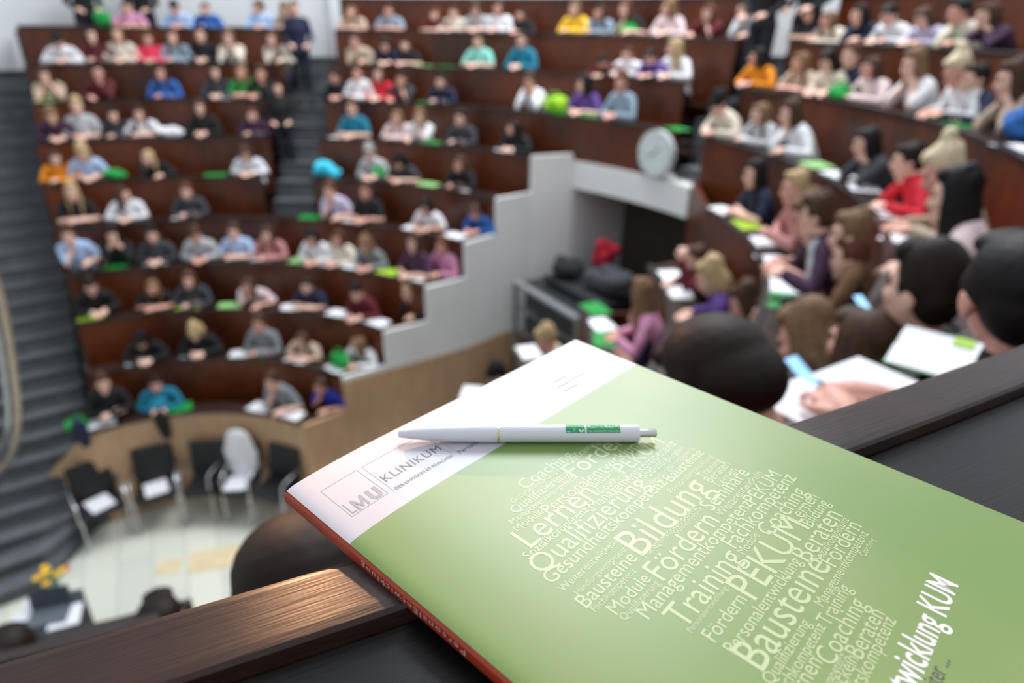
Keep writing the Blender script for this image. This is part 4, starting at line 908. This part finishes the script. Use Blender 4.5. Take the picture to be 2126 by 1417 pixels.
def vase(u):
    b = bmesh.new(); loft(b, [(0, 0, .045), (0, 0, .10), (0, 0, .17)], [.045, .05, .032], 16); obj('vase', b, mat('vase_glass', (150, 160, 160), .15), u, smooth=True)
    rr = random.Random(5); b = bmesh.new()
    for i in range(10): loft(b, [(0, 0, .16), (rr.uniform(-.1, .1), rr.uniform(-.08, .08), .22+rr.random()*.08)], [.006, .004], 6)
    obj('stems', b, cloth('green'), u, smooth=True)
    for i in range(12):
        b = bmesh.new(); c_ = Vector((rr.uniform(-.11, .11), rr.uniform(-.09, .09), .25+rr.random()*.12))
        for j in range(6): a = j*math.pi/3; ell(b, c_+Vector((.022*math.cos(a), .022*math.sin(a), .004)), (.020, .014, .010), Euler((0, 0, a)).to_matrix(), sub=1)
        ell(b, c_, (.014, .014, .014), sub=1); obj('blossom', b, cloth('yellow' if i % 3 else 'red'), u, smooth=True)
on_table('flower_vase', 'vase of yellow and red flowers on the speaker table', 'flowers', W_*.12, -.08, vase)
for (x, y, w_, h_, r_, lab) in ((350, 1176, .26, .20, .3, 'small tan mat lying on the pale stage floor'), (452, 1158, .62, .34, .3, 'larger pale tan patch on the stage floor beside the small one')):
    p_ = on_z(x, y, -5.698); t = thing('floor_patch', lab, 'mat', p_, r_); b = bmesh.new(); box(b, Vector((0, 0, .003)), (w_, h_, .006), None, .002); obj('mat', b, mat('tan_patch', (222, 204, 164), .8), t)  # warm tan patches of the stage floor, built as thin slabs
p_ = ray(272, 1236).normalized()*3.1
# ------------------------------------------------------------------ things in the entrance passage
a_ = on_z(1070, 578, -3.13); c_ = on_z(1200, 655, -3.13); mid = (a_+c_)/2; d_ = c_-a_; an = math.atan2(d_.y, d_.x); Wk = d_.length
t = thing('equipment_rack', 'long grey metal rack with dark shelves standing in the entrance passage', 'rack', (mid.x, mid.y, -4.3), an)
RG = mat('rack_grey', (140, 144, 148), .4, metal=.3); RD = mat('rack_dark', (34, 38, 40), .5)
b = bmesh.new(); box(b, Vector((0, .0, 1.13)), (Wk, .10, .05), None, .01); obj('top_rail', b, RG, t)
b = bmesh.new(); box(b, Vector((0, .25, 1.09)), (Wk, .46, .03)); obj('top_shelf', b, RD, t)
b = bmesh.new(); box(b, Vector((0, .0, .12)), (Wk, .10, .07), None, .01); obj('bottom_rail', b, RG, t)
for zz in (.42, .76):
    b = bmesh.new(); box(b, Vector((0, .25, zz)), (Wk-.04, .46, .02)); obj('shelf', b, RG, t)
b = bmesh.new(); box(b, Vector((0, .49, .6)), (Wk, .02, 1.0)); obj('back_panel', b, RD, t)
for xx in (-Wk/2, Wk/2):
    for yy in (0, .47):
        b = bmesh.new(); box(b, Vector((xx, yy, .56)), (.05, .05, 1.12)); obj('post', b, RG, t)
for zz in (.30, .60, .95):
    b = bmesh.new(); box(b, Vector((.05, .22, zz)), (Wk-.3, .38, .24), None, .02); obj('case', b, RD, t)
def blob(name, label, cat, x, y, z, col, size, seed, rz=0):
    rr = random.Random(seed); p_ = on_z(x, y, z); t = thing(name, label, cat, (p_.x, p_.y, z), rz); b = bmesh.new()
    for i in range(10): ell(b, (rr.uniform(-.34, .34)*size[0], rr.uniform(-.3, .3)*size[1], size[2]*(.34+.34*rr.random())), (size[0]*.30*rr.uniform(.7, 1.1), size[1]*.34, size[2]*.34), Euler((rr.random(), rr.random(), rr.random())).to_matrix(), sub=2)
    ell(b, (0, 0, size[2]*.32), (size[0]*.5, size[1]*.5, size[2]*.32)); obj('fabric', fuse(b, name, .014, .5, 3), cloth(col), t)
tt = on_z(1228, 590, -3.05); t = thing('storage_cabinet', 'dark low cabinet in the entrance passage under the heaped coats', 'cabinet', (tt.x, tt.y, -4.3), an)
b = bmesh.new(); box(b, Vector((0, 0, .60)), (1.2, .62, 1.2), None, .02); obj('body', b, RD, t)
b = bmesh.new(); box(b, Vector((0, 0, 1.22)), (1.24, .66, .04), None, .01); obj('top_board', b, RD, t)
blob('bag', 'black bag at the end of the grey rack in the passage', 'bag', 1172, 572, -3.05, 'black', (.46, .30, .26), 21, an)
blob('jacket', 'red jacket heaped in the entrance passage under the white lintel', 'jacket', 1250, 560, -3.05, 'dark red', (.30, .3, .50), 22, an)
MC['cloth_dark_red_2'] = mat('cloth_crimson', (170, 12, 42), .85)
for o_ in D.objects:
    if o_.get('label', '').startswith('red jacket heaped'): o_.children[0].data.materials[0] = MC['cloth_dark_red_2']
blob('coat', 'dark grey coat heaped in front of the red jacket in the passage', 'coat', 1262, 604, -3.05, 'dark grey', (.72, .36, .30), 23, an)
# curved handrail at the left edge
t = thing('handrail', 'curved polished metal handrail at the left edge beside the wide stairs', 'handrail', (0, 0, 0))
px = [(-60, 470), (-25, 540), (2, 620), (18, 700), (30, 780), (37, 850), (34, 905), (20, 950), (-10, 985), (-60, 1010)]
pts = [ray(x, y)*(6.3/ray(x, y).y) for x, y in px]
for nm_, off, rr_, mm_ in (('outer_band', 0, .036, mat('rail_brass', (196, 180, 160), .35, metal=.5)), ('inner_tube', -.10, .030, CHROME)):
    b = bmesh.new(); P_ = []
    for i, p_ in enumerate(pts):
        tn = (pts[min(i+1, 9)]-pts[max(i-1, 0)]).normalized(); nrm = Vector((tn.z, 0, -tn.x)).normalized()
        P_.append(p_+(nrm*off if nrm.x > 0 else nrm*-off))
    Q_ = []
    for i in range(9):
        for j in range(4):
            u = j/4; a0_ = P_[max(i-1, 0)]; a1_ = P_[i]; a2_ = P_[i+1]; a3_ = P_[min(i+2, 9)]
            Q_.append(.5*((2*a1_)+(a2_-a0_)*u+(2*a0_-5*a1_+4*a2_-a3_)*u*u+(3*a1_-a0_-3*a2_+a3_)*u**3))
    Q_.append(P_[9]); loft(b, Q_, [rr_]*len(Q_), 12, up=(0, 1, 0)); obj(nm_, b, mm_, t, smooth=True)
e_ = ray(-420, 1010)*(6.3/ray(-420, 1010).y)
b = bmesh.new(); loft(b, [pts[9], (pts[9]+e_)/2, e_, Vector((e_.x, e_.y, -5.1))], [.03]*4, 10, up=(0, 1, 0)); obj('post', b, CHROME, t, smooth=True)
